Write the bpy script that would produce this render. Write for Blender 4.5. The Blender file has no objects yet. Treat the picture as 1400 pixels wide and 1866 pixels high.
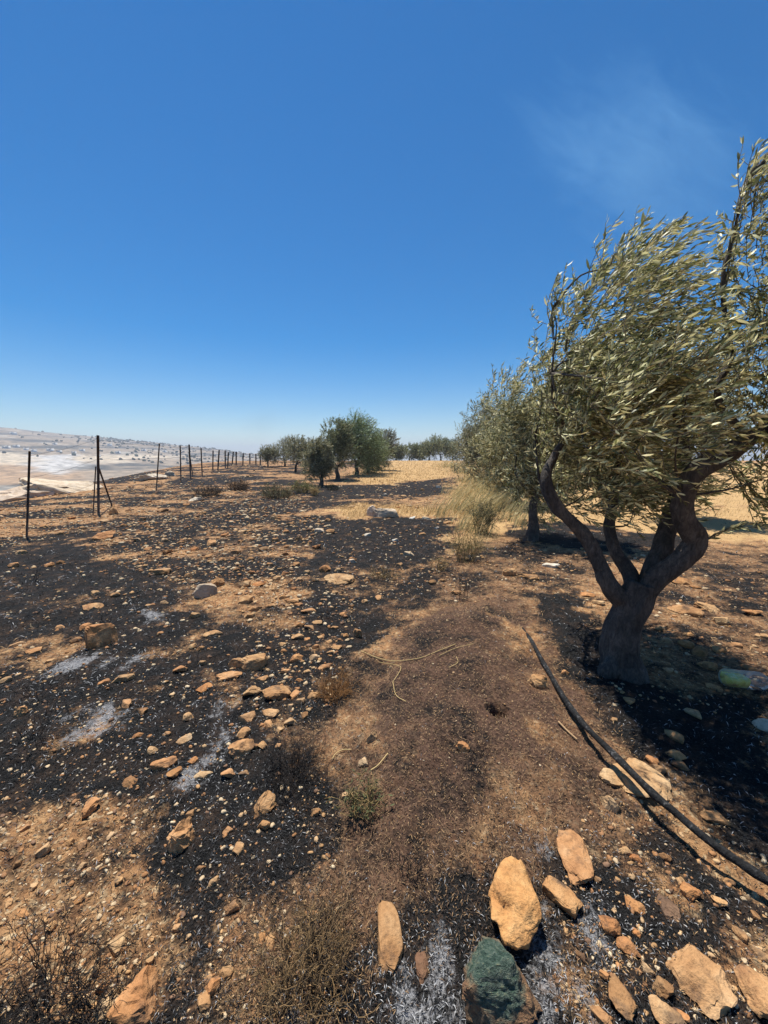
import bpy, bmesh, math
import numpy as np
from mathutils import Vector, Matrix

rng = np.random.default_rng(7)
SC = bpy.context.scene
COL = SC.collection
R = math.radians

# ---------------------------------------------------------------- camera, sky, sun, exposure
F, CX, CY, HZ = 720.0, 700.0, 933.0, 830.0          # focal length, centre and horizon in photo pixels
EYE = 1.6
PITCH = math.atan((CY - HZ) / F)
cam_d = bpy.data.cameras.new('camera')
cam_d.sensor_fit = 'VERTICAL'
cam_d.sensor_height = 36.0
cam_d.lens = F / 1866.0 * 36.0
cam_d.clip_start = 0.05
cam_d.clip_end = 8000
cam = bpy.data.objects.new('camera', cam_d)
COL.objects.link(cam)
cam.location = (0, 0, EYE)
cam.rotation_euler = (math.pi / 2 - PITCH, 0, 0)
SC.camera = cam

SUN_EL, SUN_AZ = R(71), R(-26)
world = bpy.data.worlds.new('World')
SC.world = world
world.use_nodes = True
wn = world.node_tree.nodes
wl = world.node_tree.links
bg = wn['Background']
sky = wn.new('ShaderNodeTexSky')
sky.sky_type = 'NISHITA'
sky.sun_disc = False
sky.sun_elevation = SUN_EL
sky.sun_rotation = SUN_AZ
sky.altitude = 700
sky.air_density = 1.0
sky.dust_density = 0.15
sky.ozone_density = 3.0
hsv = wn.new('ShaderNodeHueSaturation')
hsv.inputs['Saturation'].default_value = 1.55
wl.new(sky.outputs[0], hsv.inputs['Color'])
wl.new(hsv.outputs[0], bg.inputs['Color'])
bg.inputs['Strength'].default_value = 0.081

TO_SUN = Vector((math.sin(SUN_AZ) * math.cos(SUN_EL), math.cos(SUN_AZ) * math.cos(SUN_EL), math.sin(SUN_EL)))
sun_d = bpy.data.lights.new('sun', 'SUN')
sun_d.energy = 4.9
sun_d.angle = R(0.53)
sun_d.color = (1.0, 0.95, 0.86)
sun = bpy.data.objects.new('sun', sun_d)
COL.objects.link(sun)
sun.rotation_euler = (-TO_SUN).to_track_quat('-Z', 'Y').to_euler()
sun.location = (-20, 20, 40)

SC.view_settings.view_transform = 'Standard'
SC.view_settings.look = 'None'
SC.view_settings.exposure = 0.56
SC.view_settings.gamma = 1.0
SC.view_settings.use_curve_mapping = False
SC.render.engine = 'CYCLES'
SC.cycles.max_bounces = 6
SC.cycles.diffuse_bounces = 3
SC.cycles.transparent_max_bounces = 12
SC.cycles.volume_bounces = 0

# ---------------------------------------------------------------- numpy noise
def _hash(ix, iy, iz, seed):
    with np.errstate(over='ignore'):
        h = (ix.astype(np.int64) * 374761393 + iy.astype(np.int64) * 668265263 + iz.astype(np.int64) * 1442695041 + seed * 974711) & 0xFFFFFFFF
        h = ((h ^ (h >> 13)) * 1274126177) & 0xFFFFFFFF
        h = ((h ^ (h >> 16)) * 2246822519) & 0xFFFFFFFF
        h = h ^ (h >> 15)
    return (h & 0xFFFFFF) / float(0xFFFFFF)

def n2(x, y, seed=0):
    """smooth value noise, -1..1"""
    x = np.asarray(x, float); y = np.asarray(y, float)
    ix = np.floor(x); iy = np.floor(y)
    fx = x - ix; fy = y - iy
    fx = fx * fx * (3 - 2 * fx); fy = fy * fy * (3 - 2 * fy)
    z = np.zeros_like(ix)
    a = _hash(ix, iy, z, seed); b = _hash(ix + 1, iy, z, seed)
    c = _hash(ix, iy + 1, z, seed); d = _hash(ix + 1, iy + 1, z, seed)
    return (a + (b - a) * fx + (c - a) * fy + (a - b - c + d) * fx * fy) * 2 - 1

def n3(p, seed=0):
    p = np.asarray(p, float)
    i = np.floor(p); f = p - i
    f = f * f * (3 - 2 * f)
    r = 0
    for dx in (0, 1):
        for dy in (0, 1):
            for dz in (0, 1):
                w = (f[..., 0] if dx else 1 - f[..., 0]) * (f[..., 1] if dy else 1 - f[..., 1]) * (f[..., 2] if dz else 1 - f[..., 2])
                r = r + w * _hash(i[..., 0] + dx, i[..., 1] + dy, i[..., 2] + dz, seed)
    return r * 2 - 1

def fbm(x, y, seed=0, oct=4, gain=0.5):
    r = 0; a = 1.0; t = 0
    for k in range(oct):
        r = r + a * n2(x * 2 ** k + 13.7 * k, y * 2 ** k - 7.1 * k, seed + k)
        t += a; a *= gain
    return r / t

def sstep(a, b, x):
    t = np.clip((x - a) / (b - a), 0, 1)
    return t * t * (3 - 2 * t)

def softplus(x, k):
    return k * np.logaddexp(0, np.asarray(x, float) / k)

def unit(v):
    v = np.asarray(v, float)
    return v / np.maximum(np.linalg.norm(v, axis=-1, keepdims=True), 1e-9)

# ---------------------------------------------------------------- the lie of the land
def fence_s(x, y):
    return -(x + 6.2 + 0.27 * (y - 6.8)) * 0.965

def land(x, y):
    x = np.asarray(x, float); y = np.asarray(y, float)
    rise = 0.022 * softplus(y - 11, 3.0) - 0.055 * softplus(y - 58, 5.0)
    s = fence_s(x, y)
    near = rise - 0.30 * softplus(s - 7.5, 2.5)
    a = x / np.maximum(y, 1.0)
    a = np.where(y < 1, np.where(x < 0, -3.0, 3.0), a)
    ridge = np.interp(a, [-3, -1.4, -0.97, -0.646, -0.45, -0.32, -0.15, 3], [64, 64, 62, 33, 17, 5, -18, -20])
    climb = sstep(150, 900, y)
    hill = -21 + (ridge + 21) * climb
    hill = hill + climb * (5.0 * fbm(x / 120, y / 120, 31, 4)) + (1 - climb) * 1.5 * fbm(x / 60, y / 60, 5, 3)
    hill = np.where(y > 900, hill - 0.05 * (y - 900), hill)
    k = 2.0
    return k * np.logaddexp(near / k, hill / k)

CAM = np.array([0, 0, EYE])
cp, sp = math.cos(PITCH), math.sin(PITCH)
FWD = np.array([0, cp, -sp])

def ray(u, v):
    a = (u - CX) / F; b = -(v - CY) / F
    return np.array([a, cp + b * sp, -sp + b * cp])

TS = np.geomspace(0.8, 1500, 500)
def px(u, v, fn=land):
    """the ground point seen at a photo pixel"""
    d = ray(u, v)
    P = CAM + TS[:, None] * d
    below = P[:, 2] < fn(P[:, 0], P[:, 1])
    i = max(int(np.argmax(below)) if below.any() else len(TS) - 1, 1)
    t = np.linspace(TS[i - 1], TS[i], 40)
    P = CAM + t[:, None] * d
    below = P[:, 2] < fn(P[:, 0], P[:, 1])
    return P[int(np.argmax(below)) if below.any() else -1]

def px_many(u, v, fn, tmax=75.0):
    u = np.asarray(u, float); v = np.asarray(v, float); n = len(u)
    a = (u - CX) / F; b = -(v - CY) / F
    d = np.stack([a, cp + b * sp, -sp + b * cp], -1)
    t = np.clip((EYE - 0.05) / np.maximum(-d[:, 2], 0.012), 0.5, tmax)
    for _ in range(8):
        P = CAM + d * t[:, None]
        t = np.clip(t + (fn(P[:, 0], P[:, 1]) - P[:, 2]) / np.minimum(d[:, 2], -0.02) * 0.7, 0.5, tmax)
    return CAM + d * t[:, None], t

def at(u, v, y):
    """the point at a photo pixel and a given distance ahead"""
    d = ray(u, v)
    return CAM + d * (y / d[1])

def pxpoly(pts):
    return np.array([px(u, v)[:2] for u, v in pts])

def sdf(poly, x, y):
    """signed distance to a polygon, positive inside"""
    d2 = np.full(x.shape, 1e18); inside = np.zeros(x.shape, bool)
    n = len(poly)
    for i in range(n):
        ax, ay = poly[i]; bx, by = poly[(i + 1) % n]
        ex, ey = bx - ax, by - ay
        wx, wy = x - ax, y - ay
        t = np.clip((wx * ex + wy * ey) / (ex * ex + ey * ey + 1e-12), 0, 1)
        d2 = np.minimum(d2, (wx - ex * t) ** 2 + (wy - ey * t) ** 2)
        c = ((ay > y) != (by > y)) & (x < ex * (y - ay) / (ey if abs(ey) > 1e-12 else 1e-12) + ax)
        inside ^= c
    return np.where(inside, 1, -1) * np.sqrt(d2)

# burnt, bare and grassy ground and painted tree shade, outlined where they lie
MOUND = pxpoly([(665, 1190), (745, 1125), (890, 1106), (950, 1140), (985, 1220), (1030, 1330), (1085, 1440), (1010, 1505), (900, 1545), (740, 1550), (650, 1480), (590, 1370), (640, 1270)])
CHAR_AND_SHADE = [pxpoly(p) for p in [
    [(0, 1015), (130, 1020), (300, 1040), (420, 1062), (350, 1098), (450, 1120), (520, 1150), (620, 1180), (560, 1230), (500, 1270), (560, 1330), (620, 1390), (670, 1480), (640, 1570), (540, 1640), (440, 1700), (420, 1800), (330, 1800), (300, 1700), (270, 1570), (230, 1450), (0, 1490), (-200, 1480), (-200, 1015)],
    [(560, 1120), (660, 1100), (690, 1150), (650, 1200), (640, 1260), (580, 1330), (520, 1340), (540, 1230)],
    [(640, 1090), (760, 1040), (830, 1040), (840, 1090), (740, 1120), (670, 1160)],
    [(300, 968), (430, 918), (560, 912), (500, 945), (340, 978), (180, 1010), (160, 1000)],
    [(600, 892), (700, 880), (830, 869), (835, 898), (740, 905), (640, 908), (540, 925), (470, 925)],
    [(610, 943), (700, 946), (835, 944), (830, 1000), (780, 1030), (710, 1040), (640, 1090), (600, 1130), (560, 1150), (520, 1090), (560, 1050), (575, 1000), (560, 960)],
    [(440, 900), (620, 888), (640, 894), (480, 910)],
    [(300, 880), (420, 868), (480, 872), (330, 892)],
    [(0, 985), (180, 985), (260, 1010), (80, 1030), (-150, 1030), (-150, 985)],
    [(0, 885), (150, 873), (260, 868), (300, 872), (200, 882), (60, 896), (-60, 905)],
    [(600, 1570), (720, 1550), (900, 1545), (1020, 1500), (1120, 1440), (1200, 1480), (1300, 1560), (1410, 1640), (1600, 1750), (1600, 2100), (560, 2100), (560, 1760)],
    [(920, 1085), (1010, 1070), (1080, 1090), (1120, 1230), (1250, 1260), (1420, 1270), (1500, 1400), (1450, 1560), (1300, 1460), (1180, 1420), (1080, 1330), (1000, 1220), (960, 1160)],  # shade under the nearest olive, painted into the ground like char
    [(1180, 1075), (1320, 1072), (1500, 1085), (1500, 1105), (1300, 1100), (1190, 1095)],
    [(900, 948), (1060, 955), (1300, 985), (1300, 1010), (1050, 1000), (960, 985), (900, 960)],  # shadow of the row's second olive, painted dark on the ground
    [(60, 1785), (210, 1800), (300, 1866), (420, 1700), (420, 1900), (240, 2000), (20, 1950)],
]]
BARE = [pxpoly(p) for p in [
    [(80, 1078), (170, 1060), (260, 1052), (230, 1075), (130, 1095)],
    [(0, 1150), (110, 1140), (170, 1165), (90, 1190), (0, 1190)],
    [(300, 1062), (400, 1075), (480, 1075), (520, 1090), (500, 1125), (430, 1110), (380, 1090)],
    [(590, 1052), (640, 1052), (645, 1070), (595, 1072)],
    [(600, 990), (640, 985), (650, 1000), (605, 1005)],
    [(1060, 1690), (1150, 1680), (1190, 1760), (1130, 1866), (1050, 1866)],
    [(1150, 1580), (1230, 1570), (1300, 1620), (1400, 1680), (1400, 1740), (1290, 1690), (1200, 1640)],
    [(1250, 1440), (1300, 1430), (1350, 1500), (1320, 1520)],
    [(-100, 1530), (60, 1490), (200, 1450), (260, 1560), (250, 1690), (310, 1780), (170, 1790), (0, 1730), (-100, 1740)],
    [(380, 1230), (440, 1235), (440, 1255), (380, 1250)],
]]
ASH = [pxpoly(p) for p in [
    [(0, 1375), (110, 1320), (235, 1262), (250, 1275), (130, 1345), (0, 1410)],
    [(375, 1400), (390, 1340), (385, 1290), (435, 1285), (425, 1350), (410, 1420)],
    [(770, 1710), (800, 1680), (870, 1720), (850, 1800), (900, 1880), (780, 1900), (700, 1870), (760, 1800)],
    [(560, 1800), (640, 1740), (700, 1780), (770, 1700), (800, 1800), (800, 1960), (560, 1960)],
    [(960, 1700), (1010, 1640), (1060, 1620), (1100, 1660), (1050, 1740), (1010, 1860), (980, 1860)],
    [(330, 1260), (390, 1240), (440, 1300), (400, 1330)],
    [(90, 1235), (200, 1215), (250, 1235), (150, 1262)],
    [(0, 1112), (30, 1108), (30, 1125), (0, 1132)],
    [(260, 1110), (340, 1085), (350, 1105), (280, 1135)],
    [(30, 1055), (95, 1050), (90, 1062), (30, 1066)],
    [(955, 1490), (985, 1490), (990, 1525), (960, 1525)],
    [(1280, 1340), (1380, 1330), (1400, 1400), (1300, 1400)],
    [(1005, 1660), (1030, 1660), (1010, 1720), (990, 1710)],
    [(530, 1100), (560, 1100), (560, 1115), (530, 1115)],
]]
STRAW = [pxpoly(p) for p in [
    [(640, 880), (690, 845), (740, 838), (835, 838), (835, 868), (760, 876), (690, 884)],
    [(600, 928), (680, 920), (830, 925), (835, 943), (700, 942), (610, 940)],
    [(830, 960), (840, 870), (850, 840), (900, 850), (930, 900), (940, 940), (900, 980), (840, 1000)],
    [(905, 938), (960, 930), (1100, 930), (1600, 920), (1600, 990), (1300, 982), (1060, 952), (960, 946)],
    [(960, 930), (900, 870), (860, 845), (1000, 842), (1600, 845), (1600, 920), (1100, 928)],
]]
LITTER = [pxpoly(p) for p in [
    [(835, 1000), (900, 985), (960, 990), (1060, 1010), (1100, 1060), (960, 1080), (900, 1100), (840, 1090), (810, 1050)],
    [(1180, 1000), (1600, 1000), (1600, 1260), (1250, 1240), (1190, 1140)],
    [(420, 1640), (600, 1600), (640, 1520), (720, 1560), (640, 1680), (600, 1880), (430, 1880)],
]]
BROWN = [pxpoly(p) for p in [
    [(980, 1240), (1040, 1300), (1110, 1400), (1120, 1450), (1020, 1510), (960, 1500), (980, 1400)],
    [(560, 1330), (650, 1280), (700, 1400), (720, 1560), (640, 1620), (590, 1540), (600, 1430)],
    [(700, 1540), (950, 1530), (940, 1570), (760, 1600)],
    [(760, 1100), (830, 1085), (960, 1095), (960, 1150), (780, 1140)],
]]
HOLE = px(905, 1322)

def mound_z(x, y):
    d = sdf(MOUND, x, y)
    return 0.11 * sstep(-0.05, 0.55, d) + 0.02 * sstep(-0.15, 0.05, d)

def landm(x, y):
    x = np.asarray(x, float); y = np.asarray(y, float)
    return land(x, y) + mound_z(x, y)

def relief(x, y):
    r = np.hypot(x, y)
    q = 0.045 * fbm(x / 1.6, y / 1.6, 3, 3) + 0.026 * fbm(x / 0.35, y / 0.35, 11, 3)
    q = q + 0.013 * fbm(x / 0.085, y / 0.085, 17, 2) * sstep(14, 5, r) + 0.0045 * n2(x / 0.022, y / 0.022, 23) * sstep(6, 2, r)
    rough = sstep(8, 30, r) * sstep(1, -4, x)
    q = q + 0.06 * rough * fbm(x / 0.8, y / 0.8, 77, 3)
    # the burrow
    dx, dy = (x - HOLE[0]) / 0.055, (y - HOLE[1]) / 0.045
    q = q - 0.13 * sstep(1.5, 0.6, np.sqrt(dx * dx + dy * dy))
    return q * sstep(130, 90, r)

def ground_z(x, y):
    x = np.asarray(x, float); y = np.asarray(y, float)
    return landm(x, y) + relief(x, y)

def masks(x, y):
    """burnt (with painted tree shade), ash, mound, straw: ground cover at a place"""
    x = np.asarray(x, float); y = np.asarray(y, float)
    r = np.hypot(x, y)
    k = 0.12 * np.minimum(r, 12) ** 0.8
    wx = x + k * fbm(x / 0.7, y / 0.7, 41, 5, 0.6)
    wy = y + k * fbm(x / 0.7 + 9, y / 0.7, 51, 5, 0.6)
    w = 0.15 + 0.045 * r
    jag = w * (0.9 * fbm(x / 0.14, y / 0.14, 43, 4, 0.7) + 0.9 * fbm(x / 0.5, y / 0.5, 47, 3))
    def cover(polys, soft=1.0):
        m = np.zeros(x.shape)
        for p in polys:
            lo, hi = p.min(0), p.max(0)
            mg = 0.3 + 0.15 * np.hypot(*np.abs(p).max(0))
            i = np.nonzero((wx > lo[0] - mg) & (wx < hi[0] + mg) & (wy > lo[1] - mg) & (wy < hi[1] + mg))
            if not len(i[0]): continue
            ws = w[i] * soft
            m[i] = np.maximum(m[i], sstep(-ws, ws, sdf(p, wx[i], wy[i]) + jag[i] + 0.25 * ws))
        return m
    ch = cover(CHAR_AND_SHADE)
    ch = ch * (1 - 0.52 * cover(BARE))
    mo = sstep(-0.22, 0.24, sdf(MOUND, wx, wy) + 1.5 * jag)
    mo = np.maximum(mo, 0.85 * cover(BROWN))
    ash = cover(ASH, 1.3)
    st = cover(STRAW, 0.6)
    li = cover(LITTER)
    patch = fbm(x / 0.55, y / 0.55, 61, 4)
    # background: rubble soil with burnt streaks
    base = 0.27 + (0.12 + 0.45 * sstep(2.5, 6, r)) * sstep(-0.15, 0.35, fbm(x / 1.9 + 3, y / 0.9, 71, 4)) * sstep(3, -2, x)
    far = sstep(70, 45, r)
    ch = np.maximum(ch * (0.95 + 0.14 * sstep(3.2, 1.8, r) - 0.32 * sstep(0.0, 0.5, patch) - 0.16 * sstep(0, 0.6, fbm(x / 0.12, y / 0.12, 65, 3))), base * far)
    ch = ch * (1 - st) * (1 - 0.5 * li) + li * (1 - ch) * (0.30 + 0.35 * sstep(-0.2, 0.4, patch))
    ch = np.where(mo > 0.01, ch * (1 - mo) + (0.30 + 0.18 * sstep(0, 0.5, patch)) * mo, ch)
    ash = ash * (0.55 + 0.25 * sstep(2.6, 1.6, r) + 0.45 * patch + 0.45 * fbm(x / 0.09, y / 0.22, 67, 3))
    return ch, np.clip(ash, 0, 1), np.clip(mo + 0.35 * li * (1 - mo), 0, 1), st

# ---------------------------------------------------------------- mesh and object helpers
def make_mesh(name, verts, faces, mats=(), smooth=False, colors=None, fmat=None):
    """faces: list of int arrays (n,3) or (n,4)"""
    me = bpy.data.meshes.new(name)
    verts = np.asarray(verts, np.float32)
    faces = [np.asarray(f, np.int32) for f in faces if len(f)]
    loops = np.concatenate([f.ravel() for f in faces])
    tot = np.concatenate([np.full(len(f), f.shape[1], np.int32) for f in faces])
    start = np.concatenate([[0], np.cumsum(tot)[:-1]]).astype(np.int32)
    me.vertices.add(len(verts)); me.vertices.foreach_set('co', verts.ravel())
    me.loops.add(len(loops)); me.loops.foreach_set('vertex_index', loops)
    me.polygons.add(len(tot)); me.polygons.foreach_set('loop_start', start)
    me.polygons.foreach_set('loop_total', tot)
    if smooth:
        me.polygons.foreach_set('use_smooth', np.ones(len(tot), bool))
    if fmat is not None:
        me.polygons.foreach_set('material_index', np.asarray(fmat, np.int32))
    for m in mats:
        me.materials.append(m)
    me.update(calc_edges=True)
    if colors is not None:
        ca = me.color_attributes.new('tint', 'FLOAT_COLOR', 'POINT')
        c = np.asarray(colors, np.float32)
        if c.shape[1] == 3:
            c = np.concatenate([c, np.ones((len(c), 1), np.float32)], 1)
        ca.data.foreach_set('color', c.ravel())
    return me

def put(name, mesh, parent=None, label=None, cat=None, group=None, kind=None, loc=None):
    o = bpy.data.objects.new(name, mesh)
    COL.objects.link(o)
    if parent is not None:
        o.parent = parent
    if loc is not None:
        o.location = loc
    if label: o['label'] = label
    if cat: o['category'] = cat
    if group: o['group'] = group
    if kind: o['kind'] = kind
    return o

class Geo:
    """collects pieces of one mesh"""
    def __init__(self):
        self.v = []; self.f3 = []; self.f4 = []; self.c = []; self.n = 0
    def add(self, v, f3=None, f4=None, col=None):
        v = np.asarray(v, float).reshape(-1, 3)
        if f3 is not None and len(f3): self.f3.append(np.asarray(f3) + self.n)
        if f4 is not None and len(f4): self.f4.append(np.asarray(f4) + self.n)
        self.v.append(v)
        if col is not None:
            c = np.asarray(col, float)
            if c.ndim == 1: c = np.tile(c, (len(v), 1))
            self.c.append(c)
        self.n += len(v)
    def mesh(self, name, mats, smooth=False, origin=None):
        v = np.concatenate(self.v)
        if origin is not None: v = v - np.asarray(origin)
        fs = []
        if self.f3: fs.append(np.concatenate(self.f3))
        if self.f4: fs.append(np.concatenate(self.f4))
        return make_mesh(name, v, fs, mats, smooth, np.concatenate(self.c) if self.c else None)

def catmull(pts, n):
    pts = np.asarray(pts, float)
    m = len(pts)
    p = np.concatenate([[2 * pts[0] - pts[1]], pts, [2 * pts[-1] - pts[-2]]])
    t = np.linspace(0, m - 1 - 1e-9, n)
    i = t.astype(int); f = (t - i)[:, None]
    p0, p1, p2, p3 = p[i], p[i + 1], p[i + 2], p[i + 3]
    return 0.5 * (2 * p1 + (p2 - p0) * f + (2 * p0 - 5 * p1 + 4 * p2 - p3) * f ** 2 + (3 * p1 - p0 - 3 * p2 + p3) * f ** 3)

def tube(geo, pts, rad, sides=8, col=None, gnarl=0.0, seed=0, cap=True):
    pts = np.asarray(pts, float); n = len(pts)
    rad = np.broadcast_to(np.asarray(rad, float), (n,))
    tan = unit(np.gradient(pts, axis=0))
    up = np.array([0.31, 0.95, 0.11])
    a = unit(np.cross(tan, up)); b = np.cross(tan, a)
    th = np.arange(sides) * 2 * math.pi / sides
    ring = a[:, None, :] * np.cos(th)[None, :, None] + b[:, None, :] * np.sin(th)[None, :, None]
    r = rad[:, None] * np.ones((1, sides))
    if gnarl:
        q = ring * 1.3 + pts[:, None, :] * (1.3 / max(rad.mean() * 5, 1e-3))
        r = r * (1 + gnarl * n3(q * np.array([1, 1, 0.45]), seed) + 0.5 * gnarl * n3(q * 2.3, seed + 5))
        if sides >= 20:
            tw = np.linspace(0, 1, n)[:, None]
            r = r * (1 + 0.05 * np.sin(5 * th[None, :] + 4 * tw + 3 * n3(q * 0.8, seed + 9)) + 0.035 * np.sin(11 * th[None, :] - 6 * tw + 4 * n3(q, seed + 11)))
    v = pts[:, None, :] + ring * r[..., None]
    i = np.arange(n - 1)[:, None] * sides; j = np.arange(sides)[None, :]; j2 = (j + 1) % sides
    f4 = np.stack([i + j, i + j2, i + sides + j2, i + sides + j], -1).reshape(-1, 4)
    f3 = []
    v = v.reshape(-1, 3)
    if cap:
        v = np.concatenate([v, pts[:1], pts[-1:]])
        k = n * sides
        f3 = [[k, (q + 1) % sides, q] for q in range(sides)] + [[k + 1, (n - 1) * sides + q, (n - 1) * sides + (q + 1) % sides] for q in range(sides)]
    geo.add(v, f3, f4, col)

def tubes3(geo, P, rad0, rad1, col=None):
    """many thin three-sided twigs at once: P is (n, k, 3)"""
    n, k, _ = P.shape
    tan = unit(np.gradient(P, axis=1))
    up = unit(rng.normal(size=(n, 1, 3)))
    a = unit(np.cross(tan, np.broadcast_to(up, tan.shape))); b = np.cross(tan, a)
    th = np.arange(3) * 2 * math.pi / 3
    t = np.linspace(0, 1, k)
    rad = np.asarray(rad0, float).reshape(-1, 1) * (1 - t) + np.asarray(rad1, float).reshape(-1, 1) * t
    rad = np.broadcast_to(rad, (n, k))
    v = P[:, :, None, :] + rad[:, :, None, None] * (a[:, :, None, :] * np.cos(th)[None, None, :, None] + b[:, :, None, :] * np.sin(th)[None, None, :, None])
    base = (np.arange(n) * k * 3)[:, None, None]
    i = (np.arange(k - 1) * 3)[None, :, None]; j = np.arange(3)[None, None, :]; j2 = (j + 1) % 3
    f4 = np.stack([base + i + j, base + i + j2, base + i + 3 + j2, base + i + 3 + j], -1).reshape(-1, 4)
    c = None
    if col is not None:
        c = np.asarray(col, float)
        c = np.tile(c, (n * k * 3, 1)) if c.ndim == 1 else np.repeat(c, k * 3, axis=0)
    geo.add(v.reshape(-1, 3), None, f4, c)

# ---------------------------------------------------------------- materials
def mat(name):
    m = bpy.data.materials.new(name)
    m.use_nodes = True
    return m, m.node_tree.nodes, m.node_tree.links, m.node_tree.nodes['Principled BSDF']

def nd(nodes, kind, **kw):
    n = nodes.new(kind)
    for k, v in kw.items():
        if k in n.inputs: n.inputs[k].default_value = v
        else: setattr(n, k, v)
    return n

def noise(nodes, links, co, scale, detail=4, rough=0.55, dist=0.0):
    n = nodes.new('ShaderNodeTexNoise')
    n.inputs['Scale'].default_value = scale
    n.inputs['Detail'].default_value = detail
    n.inputs['Roughness'].default_value = rough
    n.inputs['Distortion'].default_value = dist
    links.new(co, n.inputs['Vector'])
    return n.outputs['Fac']

def ramp(nodes, links, fac, stops):
    n = nodes.new('ShaderNodeValToRGB')
    e = n.color_ramp.elements
    while len(e) < len(stops): e.new(0.5)
    for i, (p, c) in enumerate(stops):
        e[i].position = p
        e[i].color = (*c, 1) if len(c) == 3 else c
    links.new(fac, n.inputs['Fac'])
    return n.outputs['Color']

def mixc(nodes, links, fac, a, b, blend='MIX'):
    n = nodes.new('ShaderNodeMix'); n.data_type = 'RGBA'; n.blend_type = blend
    for s, v in ((0, fac), (6, a), (7, b)):
        if isinstance(v, bpy.types.NodeSocket): links.new(v, n.inputs[s])
        else: n.inputs[s].default_value = (*v, 1) if isinstance(v, tuple) and len(v) == 3 else v
    return n.outputs[2]

def mth(nodes, links, op, a, b=None, c=None, clamp=False):
    n = nodes.new('ShaderNodeMath'); n.operation = op; n.use_clamp = clamp
    for i, v in enumerate((a, b, c)):
        if v is None: continue
        if isinstance(v, bpy.types.NodeSocket): links.new(v, n.inputs[i])
        else: n.inputs[i].default_value = v
    return n.outputs[0]

def bump(nodes, links, bsdf, h, strength=0.5, dist=0.01):
    n = nodes.new('ShaderNodeBump')
    n.inputs['Strength'].default_value = strength
    n.inputs['Distance'].default_value = dist
    links.new(h, n.inputs['Height'])
    links.new(n.outputs[0], bsdf.inputs['Normal'])
    return n

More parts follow.
